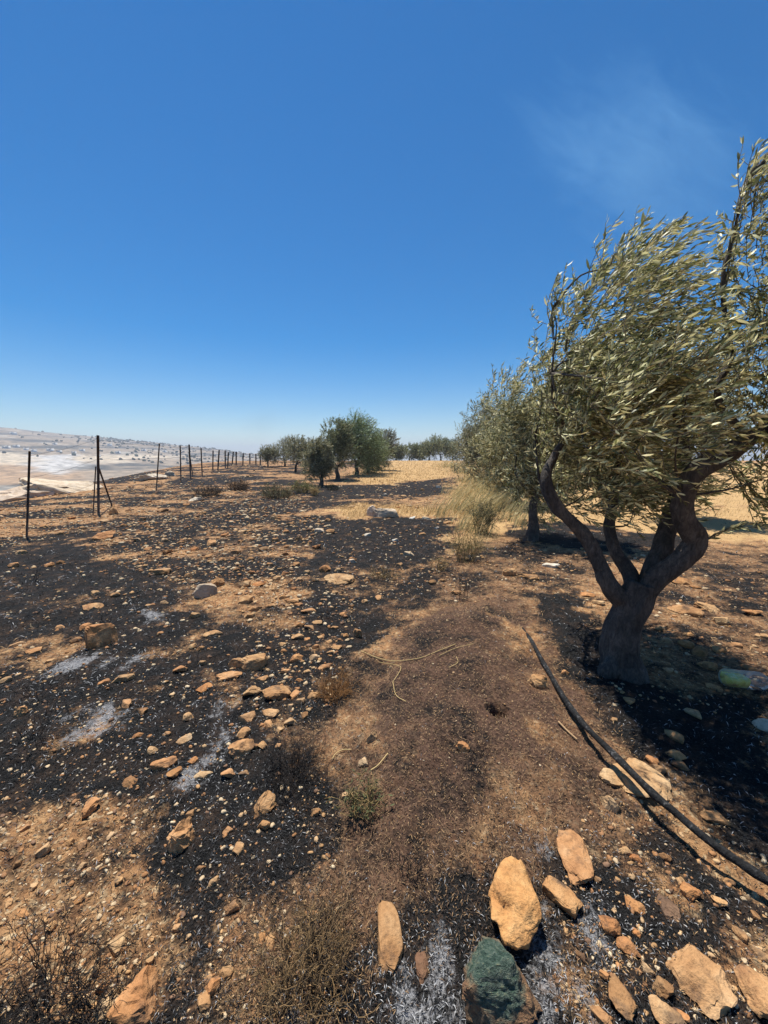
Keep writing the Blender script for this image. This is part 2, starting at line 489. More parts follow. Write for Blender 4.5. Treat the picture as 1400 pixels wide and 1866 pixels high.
def ground_material():
    m, N, L, B = mat('scorched_ground')
    co = N.new('ShaderNodeTexCoord').outputs['Object']
    at_ = nd(N, 'ShaderNodeAttribute', attribute_name='tint')
    sep = N.new('ShaderNodeSeparateColor'); L.new(at_.outputs['Color'], sep.inputs[0])
    ch, ash, mo = sep.outputs[0], sep.outputs[1], sep.outputs[2]
    st = at_.outputs['Alpha']
    fine = noise(N, L, co, 55, 5, 0.65)
    mid = noise(N, L, co, 9, 5, 0.6)
    tiny = noise(N, L, co, 190, 3, 0.6)
    big = noise(N, L, co, 0.9, 4)
    soil = ramp(N, L, mid, [(0.25, (0.21, 0.092, 0.040)), (0.42, (0.38, 0.20, 0.088)), (0.58, (0.51, 0.295, 0.135)), (0.8, (0.62, 0.42, 0.21))])
    red = mixc(N, L, mth(N, L, 'MULTIPLY', big, 0.5), soil, (0.34, 0.135, 0.05))
    soil = mixc(N, L, mth(N, L, 'MULTIPLY', fine, 0.8), red, soil)
    grain = ramp(N, L, tiny, [(0.3, (0.55, 0.55, 0.55)), (0.7, (1.15, 1.15, 1.15))])
    soil = mixc(N, L, 1.0, soil, grain, 'MULTIPLY')
    peb = ramp(N, L, noise(N, L, co, 31, 3, 0.5), [(0.56, (0, 0, 0)), (0.63, (0.75, 0.75, 0.75))])
    soil = mixc(N, L, peb, soil, (0.60, 0.44, 0.25))
    straw = ramp(N, L, fine, [(0.3, (0.28, 0.165, 0.075)), (0.5, (0.48, 0.305, 0.135)), (0.75, (0.60, 0.43, 0.22))])
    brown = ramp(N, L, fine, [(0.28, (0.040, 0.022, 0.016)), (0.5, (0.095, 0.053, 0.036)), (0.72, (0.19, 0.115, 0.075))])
    black = ramp(N, L, mth(N, L, 'MULTIPLY_ADD', tiny, 0.6, mth(N, L, 'MULTIPLY', fine, 0.4)), [(0.38, (0.004, 0.004, 0.004)), (0.52, (0.010, 0.0097, 0.0095)), (0.61, (0.030, 0.029, 0.028)), (0.7, (0.12, 0.112, 0.106))])
    grey = ramp(N, L, tiny, [(0.3, (0.16, 0.16, 0.165)), (0.6, (0.42, 0.42, 0.43)), (0.8, (0.60, 0.60, 0.60))])
    c = mixc(N, L, st, soil, straw)
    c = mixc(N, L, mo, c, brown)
    # burnt crust and painted tree shade break up against fine noise
    clod = noise(N, L, co, 24, 4, 0.65)
    x = mth(N, L, 'ADD', mth(N, L, 'MULTIPLY', fine, 0.55), mth(N, L, 'MULTIPLY', mid, 0.30))
    x = mth(N, L, 'ADD', x, mth(N, L, 'MULTIPLY', clod, 0.42))
    drift = noise(N, L, co, 3.1, 6, 0.72)
    x = mth(N, L, 'ADD', x, mth(N, L, 'MULTIPLY', mth(N, L, 'SUBTRACT', drift, 0.5), 1.8))
    x = mth(N, L, 'SUBTRACT', mth(N, L, 'MULTIPLY', ch, 1.05), mth(N, L, 'SUBTRACT', x, 0.16))
    f = mth(N, L, 'MULTIPLY_ADD', x, 3.0, 0.45, clamp=True)
    singe = mth(N, L, 'MULTIPLY_ADD', x, 1.6, 0.80, clamp=True)
    c = mixc(N, L, mth(N, L, 'MULTIPLY', singe, 0.55), c, (0.085, 0.050, 0.031))
    umber = ramp(N, L, fine, [(0.35, (0.022, 0.014, 0.010)), (0.6, (0.060, 0.039, 0.027)), (0.75, (0.14, 0.095, 0.066))])
    mott = ramp(N, L, noise(N, L, co, 5.5, 5, 0.7), [(0.46, (0, 0, 0)), (0.66, (0.75, 0.75, 0.75))])
    black = mixc(N, L, mott, black, umber)
    c = mixc(N, L, f, c, black)
    y = mth(N, L, 'SUBTRACT', ash, mth(N, L, 'ADD', mth(N, L, 'MULTIPLY', fine, 0.75), mth(N, L, 'MULTIPLY', clod, 0.60)))
    g = mth(N, L, 'MULTIPLY_ADD', y, 4.5, 0.75, clamp=True)
    c = mixc(N, L, mth(N, L, 'MULTIPLY', g, 0.6), c, grey)
    L.new(c, B.inputs['Base Color'])
    B.inputs['Roughness'].default_value = 0.95
    B.inputs['Specular IOR Level'].default_value = 0.15
    h = mth(N, L, 'ADD', fine, mth(N, L, 'MULTIPLY', tiny, 0.5))
    bump(N, L, B, h, 0.9, 0.012)
    return m

def tint_material(name, rough=0.85, spec=0.2, trans=0.0, grain=0.0):
    """colour carried by the pieces themselves"""
    m, N, L, B = mat(name)
    a = nd(N, 'ShaderNodeAttribute', attribute_name='tint')
    c = a.outputs['Color']
    if grain:
        co = N.new('ShaderNodeTexCoord').outputs['Object']
        g = noise(N, L, co, grain, 4, 0.65)
        gr = ramp(N, L, g, [(0.3, (0.6, 0.6, 0.6)), (0.7, (1.2, 1.2, 1.2))])
        c = mixc(N, L, 1.0, c, gr, 'MULTIPLY')
        bump(N, L, B, g, 0.5, 0.01)
    L.new(c, B.inputs['Base Color'])
    B.inputs['Roughness'].default_value = rough
    B.inputs['Specular IOR Level'].default_value = spec
    if trans:
        t = N.new('ShaderNodeBsdfTranslucent')
        L.new(c, t.inputs['Color'])
        mx = N.new('ShaderNodeMixShader')
        mx.inputs[0].default_value = trans
        L.new(B.outputs[0], mx.inputs[1]); L.new(t.outputs[0], mx.inputs[2])
        L.new(mx.outputs[0], N['Material Output'].inputs['Surface'])
    return m

def stone_material(name, a, b, c, soot=0.0, scale=7):
    m, N, L, B = mat(name)
    co = N.new('ShaderNodeTexCoord').outputs['Object']
    oi = N.new('ShaderNodeObjectInfo')
    geo = N.new('ShaderNodeNewGeometry').outputs['Position']
    rnd = oi.outputs['Random']
    n1 = noise(N, L, geo, scale, 6, 0.62, 0.3)
    n2_ = noise(N, L, geo, scale * 9, 4, 0.6)
    col = ramp(N, L, n1, [(0.28, a), (0.5, b), (0.74, c)])
    tint = ramp(N, L, rnd, [(0.0, (0.55, 0.50, 0.47)), (0.2, (0.95, 0.86, 0.78)), (0.45, (1.0, 1.0, 1.0)), (0.7, (0.98, 0.78, 0.66)), (0.85, (1.0, 1.08, 1.2)), (1.0, (1.06, 1.05, 1.02))])
    col = mixc(N, L, 1.0, col, tint, 'MULTIPLY')
    gr = ramp(N, L, n2_, [(0.28, (0.62, 0.60, 0.58)), (0.5, (1, 1, 1)), (0.75, (1.1, 1.1, 1.1))])
    col = mixc(N, L, 0.8, col, gr, 'MULTIPLY')
    if soot:
        s = noise(N, L, geo, scale * 1.7, 5, 0.7)
        f = ramp(N, L, s, [(0.52, (0, 0, 0)), (0.66, (soot, soot, soot))])
        col = mixc(N, L, f, col, (0.035, 0.032, 0.032))
    L.new(col, B.inputs['Base Color'])
    B.inputs['Roughness'].default_value = 0.88
    B.inputs['Specular IOR Level'].default_value = 0.25
    h = mth(N, L, 'ADD', n1, mth(N, L, 'MULTIPLY', n2_, 0.35))
    bump(N, L, B, h, 0.85, 0.025)
    return m

def plain(name, col, rough=0.7, metal=0.0, scale=30, var=0.4, bumpd=0.003):
    m, N, L, B = mat(name)
    co = N.new('ShaderNodeTexCoord').outputs['Object']
    n = noise(N, L, co, scale, 5, 0.65)
    lo = tuple(x * (1 - var) for x in col); hi = tuple(min(1, x * (1 + var)) for x in col)
    L.new(ramp(N, L, n, [(0.3, lo), (0.7, hi)]), B.inputs['Base Color'])
    B.inputs['Roughness'].default_value = rough
    B.inputs['Metallic'].default_value = metal
    bump(N, L, B, n, 0.5, bumpd)
    return m

def bark_material(name, lo, hi):
    m, N, L, B = mat(name)
    co = N.new('ShaderNodeTexCoord').outputs['Object']
    mp = nd(N, 'ShaderNodeMapping'); mp.inputs['Scale'].default_value = (1, 1, 0.30)
    L.new(co, mp.inputs[0])
    n1 = noise(N, L, mp.outputs[0], 34, 7, 0.72, 0.8)
    n2_ = noise(N, L, co, 6, 5, 0.65)
    vo = N.new('ShaderNodeTexVoronoi'); vo.feature = 'DISTANCE_TO_EDGE'; vo.inputs['Scale'].default_value = 30
    wob = N.new('ShaderNodeVectorMath'); wob.operation = 'ADD'
    nv = N.new('ShaderNodeTexNoise'); nv.inputs['Scale'].default_value = 18; L.new(co, nv.inputs['Vector'])
    sc = N.new('ShaderNodeVectorMath'); sc.operation = 'SCALE'; sc.inputs['Scale'].default_value = 0.05; L.new(nv.outputs['Color'], sc.inputs[0])
    L.new(mp.outputs[0], wob.inputs[0]); L.new(sc.outputs[0], wob.inputs[1]); L.new(wob.outputs[0], vo.inputs['Vector'])
    crack = ramp(N, L, vo.outputs['Distance'], [(0.0, (0.25, 0.24, 0.23)), (0.09, (1, 1, 1))])
    c = ramp(N, L, n1, [(0.3, lo), (0.52, tuple((p + q) / 2 for p, q in zip(lo, hi))), (0.72, hi)])
    p = ramp(N, L, n2_, [(0.35, (0.5, 0.48, 0.46)), (0.55, (1.0, 0.98, 0.95)), (0.7, (1.5, 1.45, 1.38))])
    c = mixc(N, L, 1.0, c, p, 'MULTIPLY')
    c = mixc(N, L, 0.4, c, crack, 'MULTIPLY')
    L.new(c, B.inputs['Base Color'])
    B.inputs['Roughness'].default_value = 0.92
    h = mth(N, L, 'MULTIPLY_ADD', mth(N, L, 'MINIMUM', vo.outputs['Distance'], 0.15), 1.2, n1)
    bump(N, L, B, h, 1.0, 0.02)
    return m

M_GROUND = ground_material()
M_TINT = tint_material('litter', 0.8, 0.25)
M_GRASS = tint_material('dry_grass', 0.75, 0.2, 0.25)
M_LEAF = tint_material('olive_leaf', 0.5, 0.35, 0.26)
M_TWIG = tint_material('twig', 0.85, 0.2)
M_STONE = stone_material('ochre_stone', (0.26, 0.135, 0.06), (0.44, 0.26, 0.12), (0.58, 0.40, 0.22), 0.6)
M_SOOTY = stone_material('sooty_ochre_stone', (0.28, 0.13, 0.055), (0.44, 0.24, 0.10), (0.55, 0.34, 0.16), 0.8, 9)
M_PALE = stone_material('pale_limestone', (0.40, 0.32, 0.22), (0.58, 0.50, 0.38), (0.68, 0.62, 0.52), 0.0, 4)
M_BROWN = stone_material('dark_stone', (0.08, 0.05, 0.035), (0.17, 0.10, 0.06), (0.26, 0.17, 0.10), 0.4)
M_BARK = bark_material('olive_bark', (0.030, 0.026, 0.023), (0.17, 0.145, 0.122))
M_STEEL = plain('rusty_steel', (0.045, 0.028, 0.024), 0.75, 0.4, 40, 0.6)
M_WIRE = plain('old_wire', (0.09, 0.075, 0.07), 0.6, 0.6, 60, 0.4)

# ---------------------------------------------------------------- ground
def polar_sheet(radii, angles, zf):
    rr, aa = np.meshgrid(radii, angles, indexing='ij')
    x = rr * np.sin(aa); y = rr * np.cos(aa)
    z = zf(x, y)
    nr, na = rr.shape
    i = np.arange(nr - 1)[:, None] * na; j = np.arange(na)[None, :]; j2 = (j + 1) % na
    f = np.stack([i + j, i + na + j, i + na + j2, i + j2], -1).reshape(-1, 4)
    return np.stack([x, y, z], -1).reshape(-1, 3), f, na

fine_a = np.linspace(R(-63), R(63), 720)
rest_a = np.linspace(R(64), R(296), 62)[1:-1]
ANG = np.concatenate([fine_a, rest_a])
RAD = np.concatenate([EYE / np.tan(np.linspace(R(80), R(2.5), 300)), np.geomspace(0.3, 130, 200)])
RAD = np.unique(np.round(RAD, 4))
v, f, na = polar_sheet(RAD, ANG, ground_z)
c0 = len(v)
v = np.concatenate([v, [[0, 0, float(ground_z(0., 0.))]]])
cap = np.stack([np.full(na, c0), np.arange(na), (np.arange(na) + 1) % na], -1)
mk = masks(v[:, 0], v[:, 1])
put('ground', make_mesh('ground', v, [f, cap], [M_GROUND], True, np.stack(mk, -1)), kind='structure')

# ---------------------------------------------------------------- far hillside across the valley
def hillside():
    m, N, L, B = mat('dry_hillside')
    co = N.new('ShaderNodeTexCoord').outputs['Object']
    a = nd(N, 'ShaderNodeAttribute', attribute_name='tint')
    n1 = noise(N, L, co, 0.03, 6, 0.7)
    n2_ = noise(N, L, co, 0.14, 5, 0.65)
    g = ramp(N, L, n2_, [(0.35, (0.45, 0.43, 0.40)), (0.5, (0.9, 0.9, 0.9)), (0.7, (1.35, 1.3, 1.25))])
    L.new(mixc(N, L, 1.0, a.outputs['Color'], g, 'MULTIPLY'), B.inputs['Base Color'])
    B.inputs['Roughness'].default_value = 1.0
    rad = np.geomspace(130, 3600, 220)
    ang = np.concatenate([np.linspace(R(-66), R(-12), 330), np.linspace(R(-12), R(294), 90)[1:-1]])
    v, f, na = polar_sheet(rad, ang, land)
    x, y, r = v[:, 0], v[:, 1], np.hypot(v[:, 0], v[:, 1])
    big = fbm(x / 90, y / 90, 91, 4); sm = fbm(x / 28, y / 22, 93, 4)
    dry = np.array([0.29, 0.225, 0.155]); scrub = np.array([0.075, 0.070, 0.058]); pale = np.array([0.50, 0.45, 0.37])
    terr = np.sin(v[:, 2] / 1.7 + 2.2 * big + 1.2 * sm)
    k = sstep(-0.15, 0.4, sm + 0.3 * big + 0.22 * terr)[:, None]
    col = dry * (1 - k) + scrub * k
    k = sstep(0.15, 0.45, fbm(x / 55, y / 26, 95, 4))[:, None]
    col = col * (1 - 0.6 * k) + pale * 0.6 * k
    def area(poly, c, soft, jag):
        nonlocal col
        p = pxpoly(poly)
        k = sstep(-soft, soft, sdf(p, x + jag * fbm(x / 25, y / 25, 97, 3), y + jag * fbm(x / 25, y / 25, 98, 3)))[:, None]
        col = col * (1 - k) + np.array(c) * k
    area([(-300, 845), (0, 838), (150, 860), (240, 866), (150, 872), (-100, 892), (-300, 905)], (0.36, 0.235, 0.13), 10, 12)
    area([(-150, 826), (0, 824), (120, 830), (230, 828), (330, 832), (240, 838), (160, 846), (60, 850), (-100, 842)], (0.52, 0.43, 0.31), 14, 30)
    area([(60, 828), (128, 828), (158, 848), (110, 863), (62, 858)], (0.47, 0.45, 0.42), 10, 22)
    put('hills', make_mesh('hills', v, [f], [m], True, col), kind='structure')
hillside()

# ---------------------------------------------------------------- stones
def stone_mesh(name, seed, sub=2, cuts=9, rough=0.10, angular=0.75, material=M_STONE, smooth=False, pw=0.78):
    g = np.random.default_rng(seed)
    bm = bmesh.new()
    bmesh.ops.create_icosphere(bm, subdivisions=sub, radius=1.0)
    p = np.array([v.co[:] for v in bm.verts])
    p = np.sign(p) * np.abs(p) ** pw
    p = p * (1 + 0.22 * n3(p * 1.1 + seed * 3.1, seed))[:, None]
    for k in range(cuts):
        nrm = unit(g.normal(size=3) * np.array([1, 1, 0.8]))
        d = g.uniform(angular - 0.25, angular + 0.12)
        over = p @ nrm - d
        p = p - np.where(over > 0, over * 0.98, 0)[:, None] * nrm
    p = p + unit(p) * (rough * 0.55 * n3(p * 3.3 + seed, seed + 2) + rough * 0.35 * n3(p * 7.5 + seed, seed + 3))[:, None]
    if sub >= 4:
        p = p + unit(p) * (rough * 0.16 * n3(p * 17 + seed, seed + 4))[:, None]
    lo, hi = p.min(0), p.max(0)
    p = (p - (lo + hi) / 2) / (hi - lo)
    for v, q in zip(bm.verts, p): v.co = q
    me = bpy.data.meshes.new(name)
    bm.to_mesh(me); bm.free()
    if smooth:
        me.polygons.foreach_set('use_smooth', np.ones(len(me.polygons), bool))
        try: me.set_sharp_from_angle(angle=R(24))
        except Exception: pass
    me.materials.append(material)
    return me

VAR = [stone_mesh('stone', 100 + k, 3, 6 + k % 6, 0.10, 0.72 + 0.05 * (k % 4), M_STONE, True) for k in range(12)]
VARS = [stone_mesh('stone', 200 + k, 3, 8, 0.12, 0.74, M_SOOTY, True) for k in range(4)]
VARP = [stone_mesh('stone', 300 + k, 3, 8, 0.12, 0.78, M_PALE, True) for k in range(4)]
PLACED = []

def place_stone(mesh, u, v, w, h, label, group=None, rot=None, tall=None, name='stone', sink=0.36, cat='stone', tilt=0.12):
    g = px(u, v + 0.12 * h, landm)
    dv = g - CAM
    depth = float(dv @ FWD)
    sz = 0.9 if (v > 1500 and u > 690) else 1.1
    W = sz * w * depth / F; hw = sz * h * depth / F
    phi = math.atan2(-dv[2], math.hypot(dv[0], dv[1]))
    H = (tall if tall else 0.5) * W
    Lg = (hw - H * math.cos(phi)) / max(math.sin(phi), 0.12)
    if Lg < 0.65 * W:
        Lg = 0.65 * W
        H = min(max((hw - Lg * math.sin(phi)) / math.cos(phi), 0.22 * W), 0.8 * W)
    Lg = min(Lg, 2.6 * W)
    full = H / (1 - sink)
    z = float(ground_z(g[0], g[1]))
    o = put(name, mesh, None, label, cat, group)
    o.location = (g[0], g[1], z + H - full / 2)
    o.scale = (W, Lg, full)
    az = math.atan2(-dv[0], dv[1])
    o.rotation_euler = (rng.uniform(-tilt, tilt), rng.uniform(-tilt, tilt), az + (rot if rot is not None else 0.0))
    PLACED.append((g[0], g[1], max(W, Lg) / 2))
    return o

# the stones one can tell apart
S = lambda seed, m=M_STONE, sub=4, cuts=9, rough=0.18, ang=0.75, pw=0.7: stone_mesh('stone', seed, sub, cuts, rough, ang, m, True, pw)
SINGLE = [
    (S(2, M_STONE, 4, 6, 0.12, 0.95, 0.45), 711, 1711, 52, 108, 'long yellow slab of stone standing out of grey ash at the bottom', 0.08, 0.35),
    (S(3, M_BROWN), 770, 1763, 30, 50, 'small dark brown stone right of the long yellow slab', 0.1, 0.4),
    (S(4), 1046, 1546, 62, 92, 'flat ochre slab with a dark crack above the tall knobbly stone', 0.35, 0.25),
    (S(5, M_SOOTY, 4, 5, 0.14, 0.95, 0.45), 1023, 1629, 74, 56, 'squarish ochre stone with a pitted face right of the tall knobbly stone', -0.2, 0.35),
    (S(6), 1277, 1769, 108, 104, 'large wedge of ochre stone with a grey left side', -0.5, 0.35),
    (S(7, M_SOOTY), 1385, 1803, 80, 85, 'large reddish stone cut by the right edge of the picture, near the bottom', 0.2, 0.4),
    (S(8), 1134, 1817, 50, 66, 'upright oval ochre stone left of the large ochre wedge', 0.1, 0.4),
    (S(9), 1216, 1858, 70, 50, 'wide ochre stone on the bottom edge below the large wedge', 0, 0.4),
    (S(10), 1095, 1856, 44, 34, 'small ochre stone on the bottom edge right of the green-stained block', 0, 0.5),
    (S(11, M_BROWN), 1220, 1648, 36, 50, 'thin dark brown slab leaning up above the large ochre wedge', 0.3, 0.35),
    (S(12, M_SOOTY), 1260, 1617, 36, 42, 'sooty brown stone just above the thin dark slab', 0, 0.5),
    (S(13), 1168, 1417, 84, 62, 'long pale slab lying under the black pipe', 0.75, 0.2),
    (S(14), 1114, 1415, 38, 28, 'flat ochre stone left of the slab under the black pipe', 0.3, 0.3),
    (S(15), 1113, 1463, 32, 28, 'rounded pale stone alone left of the black pipe', 0, 0.6),
    (S(16, M_STONE, 4, 9, 0.24, 0.75, 0.6), 332, 1531, 44, 52, 'craggy pale ochre boulder on burnt ground at the lower left', 0.2, 0.75),
    (S(17), 246, 1831, 74, 84, 'largest ochre boulder in the bottom left corner', -0.35, 0.6),
    (S(18), 195, 1836, 36, 42, 'blunt ochre stone touching the bottom left boulder on its left', 0.1, 0.5),
    (S(19), 266, 1860, 28, 24, 'small ochre stone tucked under the bottom left boulder', 0, 0.5),
    (S(20), 161, 1469, 32, 28, 'pale leaf-shaped stone at the upper edge of the bare ochre soil', 0.6, 0.4),
    (S(21), 482, 1474, 42, 34, 'pinkish wedge-shaped stone alone on black ground left of the mound', 0.5, 0.3),
    (S(22, M_STONE, 4, 5, 0.10, 0.92, 0.4), 186, 1168, 46, 44, 'big angular boulder with a deeply shaded front on the burnt slope', 0.35, 0.85),
    (S(23, M_PALE, 4, 5, 0.10, 0.9), 375, 1082, 36, 27, 'round pale boulder on the burnt slope below the fence', 0, 0.8),
    (S(24), 398, 1066, 22, 15, 'small stone touching the round pale boulder', 0.3, 0.6),
    (S(25, M_STONE, 4, 5, 0.12, 0.9, 0.5), 464, 1207, 44, 30, 'blocky tan boulder, right one of a touching pair left of the mound', 0.15, 0.7),
    (S(26), 432, 1211, 28, 21, 'rounded tan stone, left one of the touching pair', 0, 0.7),
    (S(27), 418, 1231, 42, 17, 'flat tan stone just below the touching pair of boulders', 0.1, 0.3),
    (S(28), 441, 1368, 42, 30, 'sooty brown stone with a black hollow beside white ash', 0, 0.6),
    (S(29), 300, 1391, 40, 27, 'flat orange stone alone on the black ground left of the ash patch', 0, 0.4),
    (S(30), 505, 1267, 46, 27, 'broad orange stone at the edge of the dense scatter', 0, 0.5),
    (S(31), 461, 1266, 33, 23, 'pointed orange stone left of the broad orange one', 0, 0.6),
    (S(32), 619, 1059, 52, 19, 'wide flat reddish rock slab flush with burnt ground beyond the mound', 0, 0.2),
    (S(33), 187, 980, 40, 13, 'flat pale slab on the slope near the second fence post', 0, 0.25),
    (S(34), 981, 1251, 32, 26, 'pale stone at the foot of the mound beside the black pipe', 0, 0.6),
    (S(35), 1288, 1213, 29, 19, 'smooth bright oval stone in sun left of the bottle', 0, 0.55),
    (S(36, M_PALE), 1391, 1324, 30, 24, 'grey rounded stone in shade below the bottle at the right edge', 0, 0.6),
    (S(37), 929, 1046, 24, 15, 'rounded stone on dry soil beyond the mound, left of the olive trunk', 0, 0.7),
    (S(38), 962, 1054, 38, 9, 'long flat pale stone lying right of the rounded one beyond the mound', 0, 0.25),
    (S(39, M_PALE), 1003, 1031, 28, 11, 'whitish half-round stone between the two nearest olive trunks', 0, 0.5),
    (S(40), 1290, 1106, 38, 13, 'long tan stone on the soil right of the nearest olive trunk', 0, 0.35),
    (S(41), 300, 1413, 1, 1, '', 0, 0.5),
    (S(42), 39, 1302, 19, 19, 'small round yellow stone at the left edge of the picture', 0, 0.8),
    (S(43), 843, 1366, 24, 19, 'small pinkish stone half buried in the brown mound', 0, 0.6),
    (S(44), 678, 1354, 19, 19, 'small orange stone at the left foot of the brown mound', 0, 0.7),
    (S(45), 831, 1082, 17, 9, 'bright orange stone beside the dead sprig behind the mound', 0, 0.6),
    (S(46), 652, 1155, 15, 17, 'upright orange stone at the upper left corner of the mound', 0, 1.0),
]
for me, u, v, w, h, lab, rot, tall in SINGLE:
    if w > 2:
        place_stone(me, u, v, w, h, lab, None, rot, tall)
place_stone(S(50, M_PALE, 4, 9, 0.14, 0.78), 680, 939, 22, 20, 'white limestone boulder on the burnt track, left half of a split block', None, 0, 0.8)
place_stone(S(51, M_PALE, 4, 9, 0.14, 0.75), 703, 940, 44, 17, 'cream limestone block on the burnt track, right half of a split block', None, 0, 0.45)
place_stone(S(52, M_PALE), 110, 897, 120, 15, 'broad slab of pale limestone bedrock behind the two nearest fence posts', None, 0.1, 0.1, 'limestone_outcrop', 0.3, 'rock')
place_stone(S(53, M_PALE), 30, 909, 100, 11, 'low slab of pale limestone bedrock at the left edge behind the first post', None, 0, 0.1, 'limestone_outcrop', 0.3, 'rock')
place_stone(S(54, M_PALE), 275, 874, 48, 6, 'thin limestone ledge on the brow left of the third fence post', None, 0, 0.12, 'limestone_outcrop', 0.3, 'rock')
place_stone(S(55, M_PALE), 359, 911, 28, 8, 'whitish rock low on the slope below the burnt bushes', None, 0, 0.3)
place_stone(S(56, M_PALE), 309, 866, 19, 9, 'pale boulder on the brow right of the third fence post', None, 0, 0.5)
place_stone(S(57), 207, 935, 15, 15, 'upright tan boulder at the foot of the braced fence post', None, 0, 0.9)

# the tall knobbly stone and the green-stained block, in the foreground
def green_block():
    m, N, L, B = mat('green_stained_stone')
    co = N.new('ShaderNodeTexCoord').outputs['Object']
    sx = N.new('ShaderNodeSeparateXYZ'); L.new(co, sx.inputs[0])
    n1 = noise(N, L, co, 3.2, 6, 0.65, 0.4); n2_ = noise(N, L, co, 16, 5, 0.65); n3_ = noise(N, L, co, 60, 3, 0.6)
    rock = ramp(N, L, n2_, [(0.3, (0.13, 0.065, 0.035)), (0.5, (0.27, 0.145, 0.07)), (0.75, (0.46, 0.27, 0.12))])
    green = ramp(N, L, n2_, [(0.3, (0.016, 0.026, 0.018)), (0.44, (0.042, 0.078, 0.052)), (0.56, (0.095, 0.135, 0.10)), (0.75, (0.25, 0.25, 0.13))])
    # stain: a blotch over the middle of the upper face
    q = mth(N, L, 'ADD', mth(N, L, 'POWER', mth(N, L, 'MULTIPLY_ADD', sx.outputs[0], 2.5, 0.30), 2.0), mth(N, L, 'POWER', mth(N, L, 'MULTIPLY_ADD', sx.outputs[1], 2.1, 0.05), 2.0))
    f = mth(N, L, 'MULTIPLY_ADD', mth(N, L, 'SUBTRACT', mth(N, L, 'MULTIPLY_ADD', n1, 1.9, 0.0), q), 2.6, 0.1, clamp=True)
    c = mixc(N, L, f, rock, green)
    spk = ramp(N, L, n3_, [(0.62, (0, 0, 0)), (0.72, (0.5, 0.5, 0.5))])
    c = mixc(N, L, mixc(N, L, f, (0, 0, 0), spk), c, (0.30, 0.36, 0.36))
    L.new(c, B.inputs['Base Color'])
    B.inputs['Roughness'].default_value = 0.55
    L.new(mth(N, L, 'MULTIPLY_ADD', f, -0.35, 0.85), B.inputs['Roughness'])
    bump(N, L, B, mth(N, L, 'ADD', n2_, mth(N, L, 'MULTIPLY', n3_, 0.4)), 0.8, 0.03)
    me = stone_mesh('green_block', 67, 5, 7, 0.16, 0.80, m, True, 0.62)
    place_stone(me, 915, 1806, 158, 150, 'squat stone block with a glossy green stain on top at the bottom edge', None, 0.1, 0.6, 'stained_stone_block', 0.2, 'stone', 0.05)
green_block()

def tall_stone():
    g = np.random.default_rng(5)
    bm = bmesh.new(); bmesh.ops.create_icosphere(bm, subdivisions=5, radius=1.0)
    p = np.array([v.co[:] for v in bm.verts])
    p = np.sign(p) * np.abs(p) ** 0.75
    # narrow at the far end, broad shoulder, lower step at the near end
    y = p[:, 1]
    p[:, 0] *= np.interp(y, [-1, -0.75, -0.2, 0.15, 0.7, 1.0], [0.62, 0.80, 1.0, 1.0, 0.72, 0.42])
    p[:, 0] += np.interp(y, [-1, 0, 1], [-0.10, 0.05, -0.28])
    step = sstep(-0.22, -0.38, y + 0.15 * n3(p * 3, 3))
    top = p[:, 2] > 0
    p[:, 2] = np.where(top, p[:, 2] * (1 - 0.52 * step), p[:, 2])
    lip = np.exp(-((y + 0.24 + 0.15 * n3(p * 3, 3)) / 0.055) ** 2) * top
    p[:, 2] -= 0.12 * lip
    crk = np.exp(-((p[:, 0] + 0.30 - 0.25 * y + 0.1 * n3(p * 4, 13)) / 0.05) ** 2) * top * sstep(-0.2, 0.1, y)
    p[:, 2] -= 0.10 * crk
    for k in range(7):
        nr = unit(g.normal(size=3) * np.array([1.2, 0.5, 1])); d = g.uniform(0.72, 0.95)
        over = p @ nr - d
        p = p - np.where(over > 0, over * 0.9, 0)[:, None] * nr
    # hollow under the near end
    hx = np.exp(-(((p[:, 0] + 0.38) / 0.16) ** 2 + ((y + 0.95) / 0.22) ** 2 + ((p[:, 2] + 0.2) / 0.5) ** 2))
    p[:, 1] += 0.35 * hx
    hx = np.exp(-(((p[:, 0] + 0.20) / 0.10) ** 2 + ((y + 0.48) / 0.12) ** 2)) * top
    p[:, 2] -= 0.13 * hx
    p = p + unit(p) * (0.08 * n3(p * 2.4, 8) + 0.055 * n3(p * 6, 9) + 0.025 * n3(p * 15, 10))[:, None]
    lo, hi = p.min(0), p.max(0); p = (p - (lo + hi) / 2) / (hi - lo)
    for v_, q in zip(bm.verts, p): v_.co = q
    me = bpy.data.meshes.new('tall_stone'); bm.to_mesh(me); bm.free()
    me.polygons.foreach_set('use_smooth', np.ones(len(me.polygons), bool))
    me.materials.append(stone_material('warm_ochre_stone', (0.36, 0.17, 0.06), (0.52, 0.28, 0.105), (0.60, 0.38, 0.17), 0.25, 9))
    place_stone(me, 938, 1640, 102, 172, 'tall knobbly ochre stone with a stepped lower end behind the green-stained block', None, -0.12, 0.62, 'knobbly_stone', 0.15, 'stone', 0.04)
tall_stone()

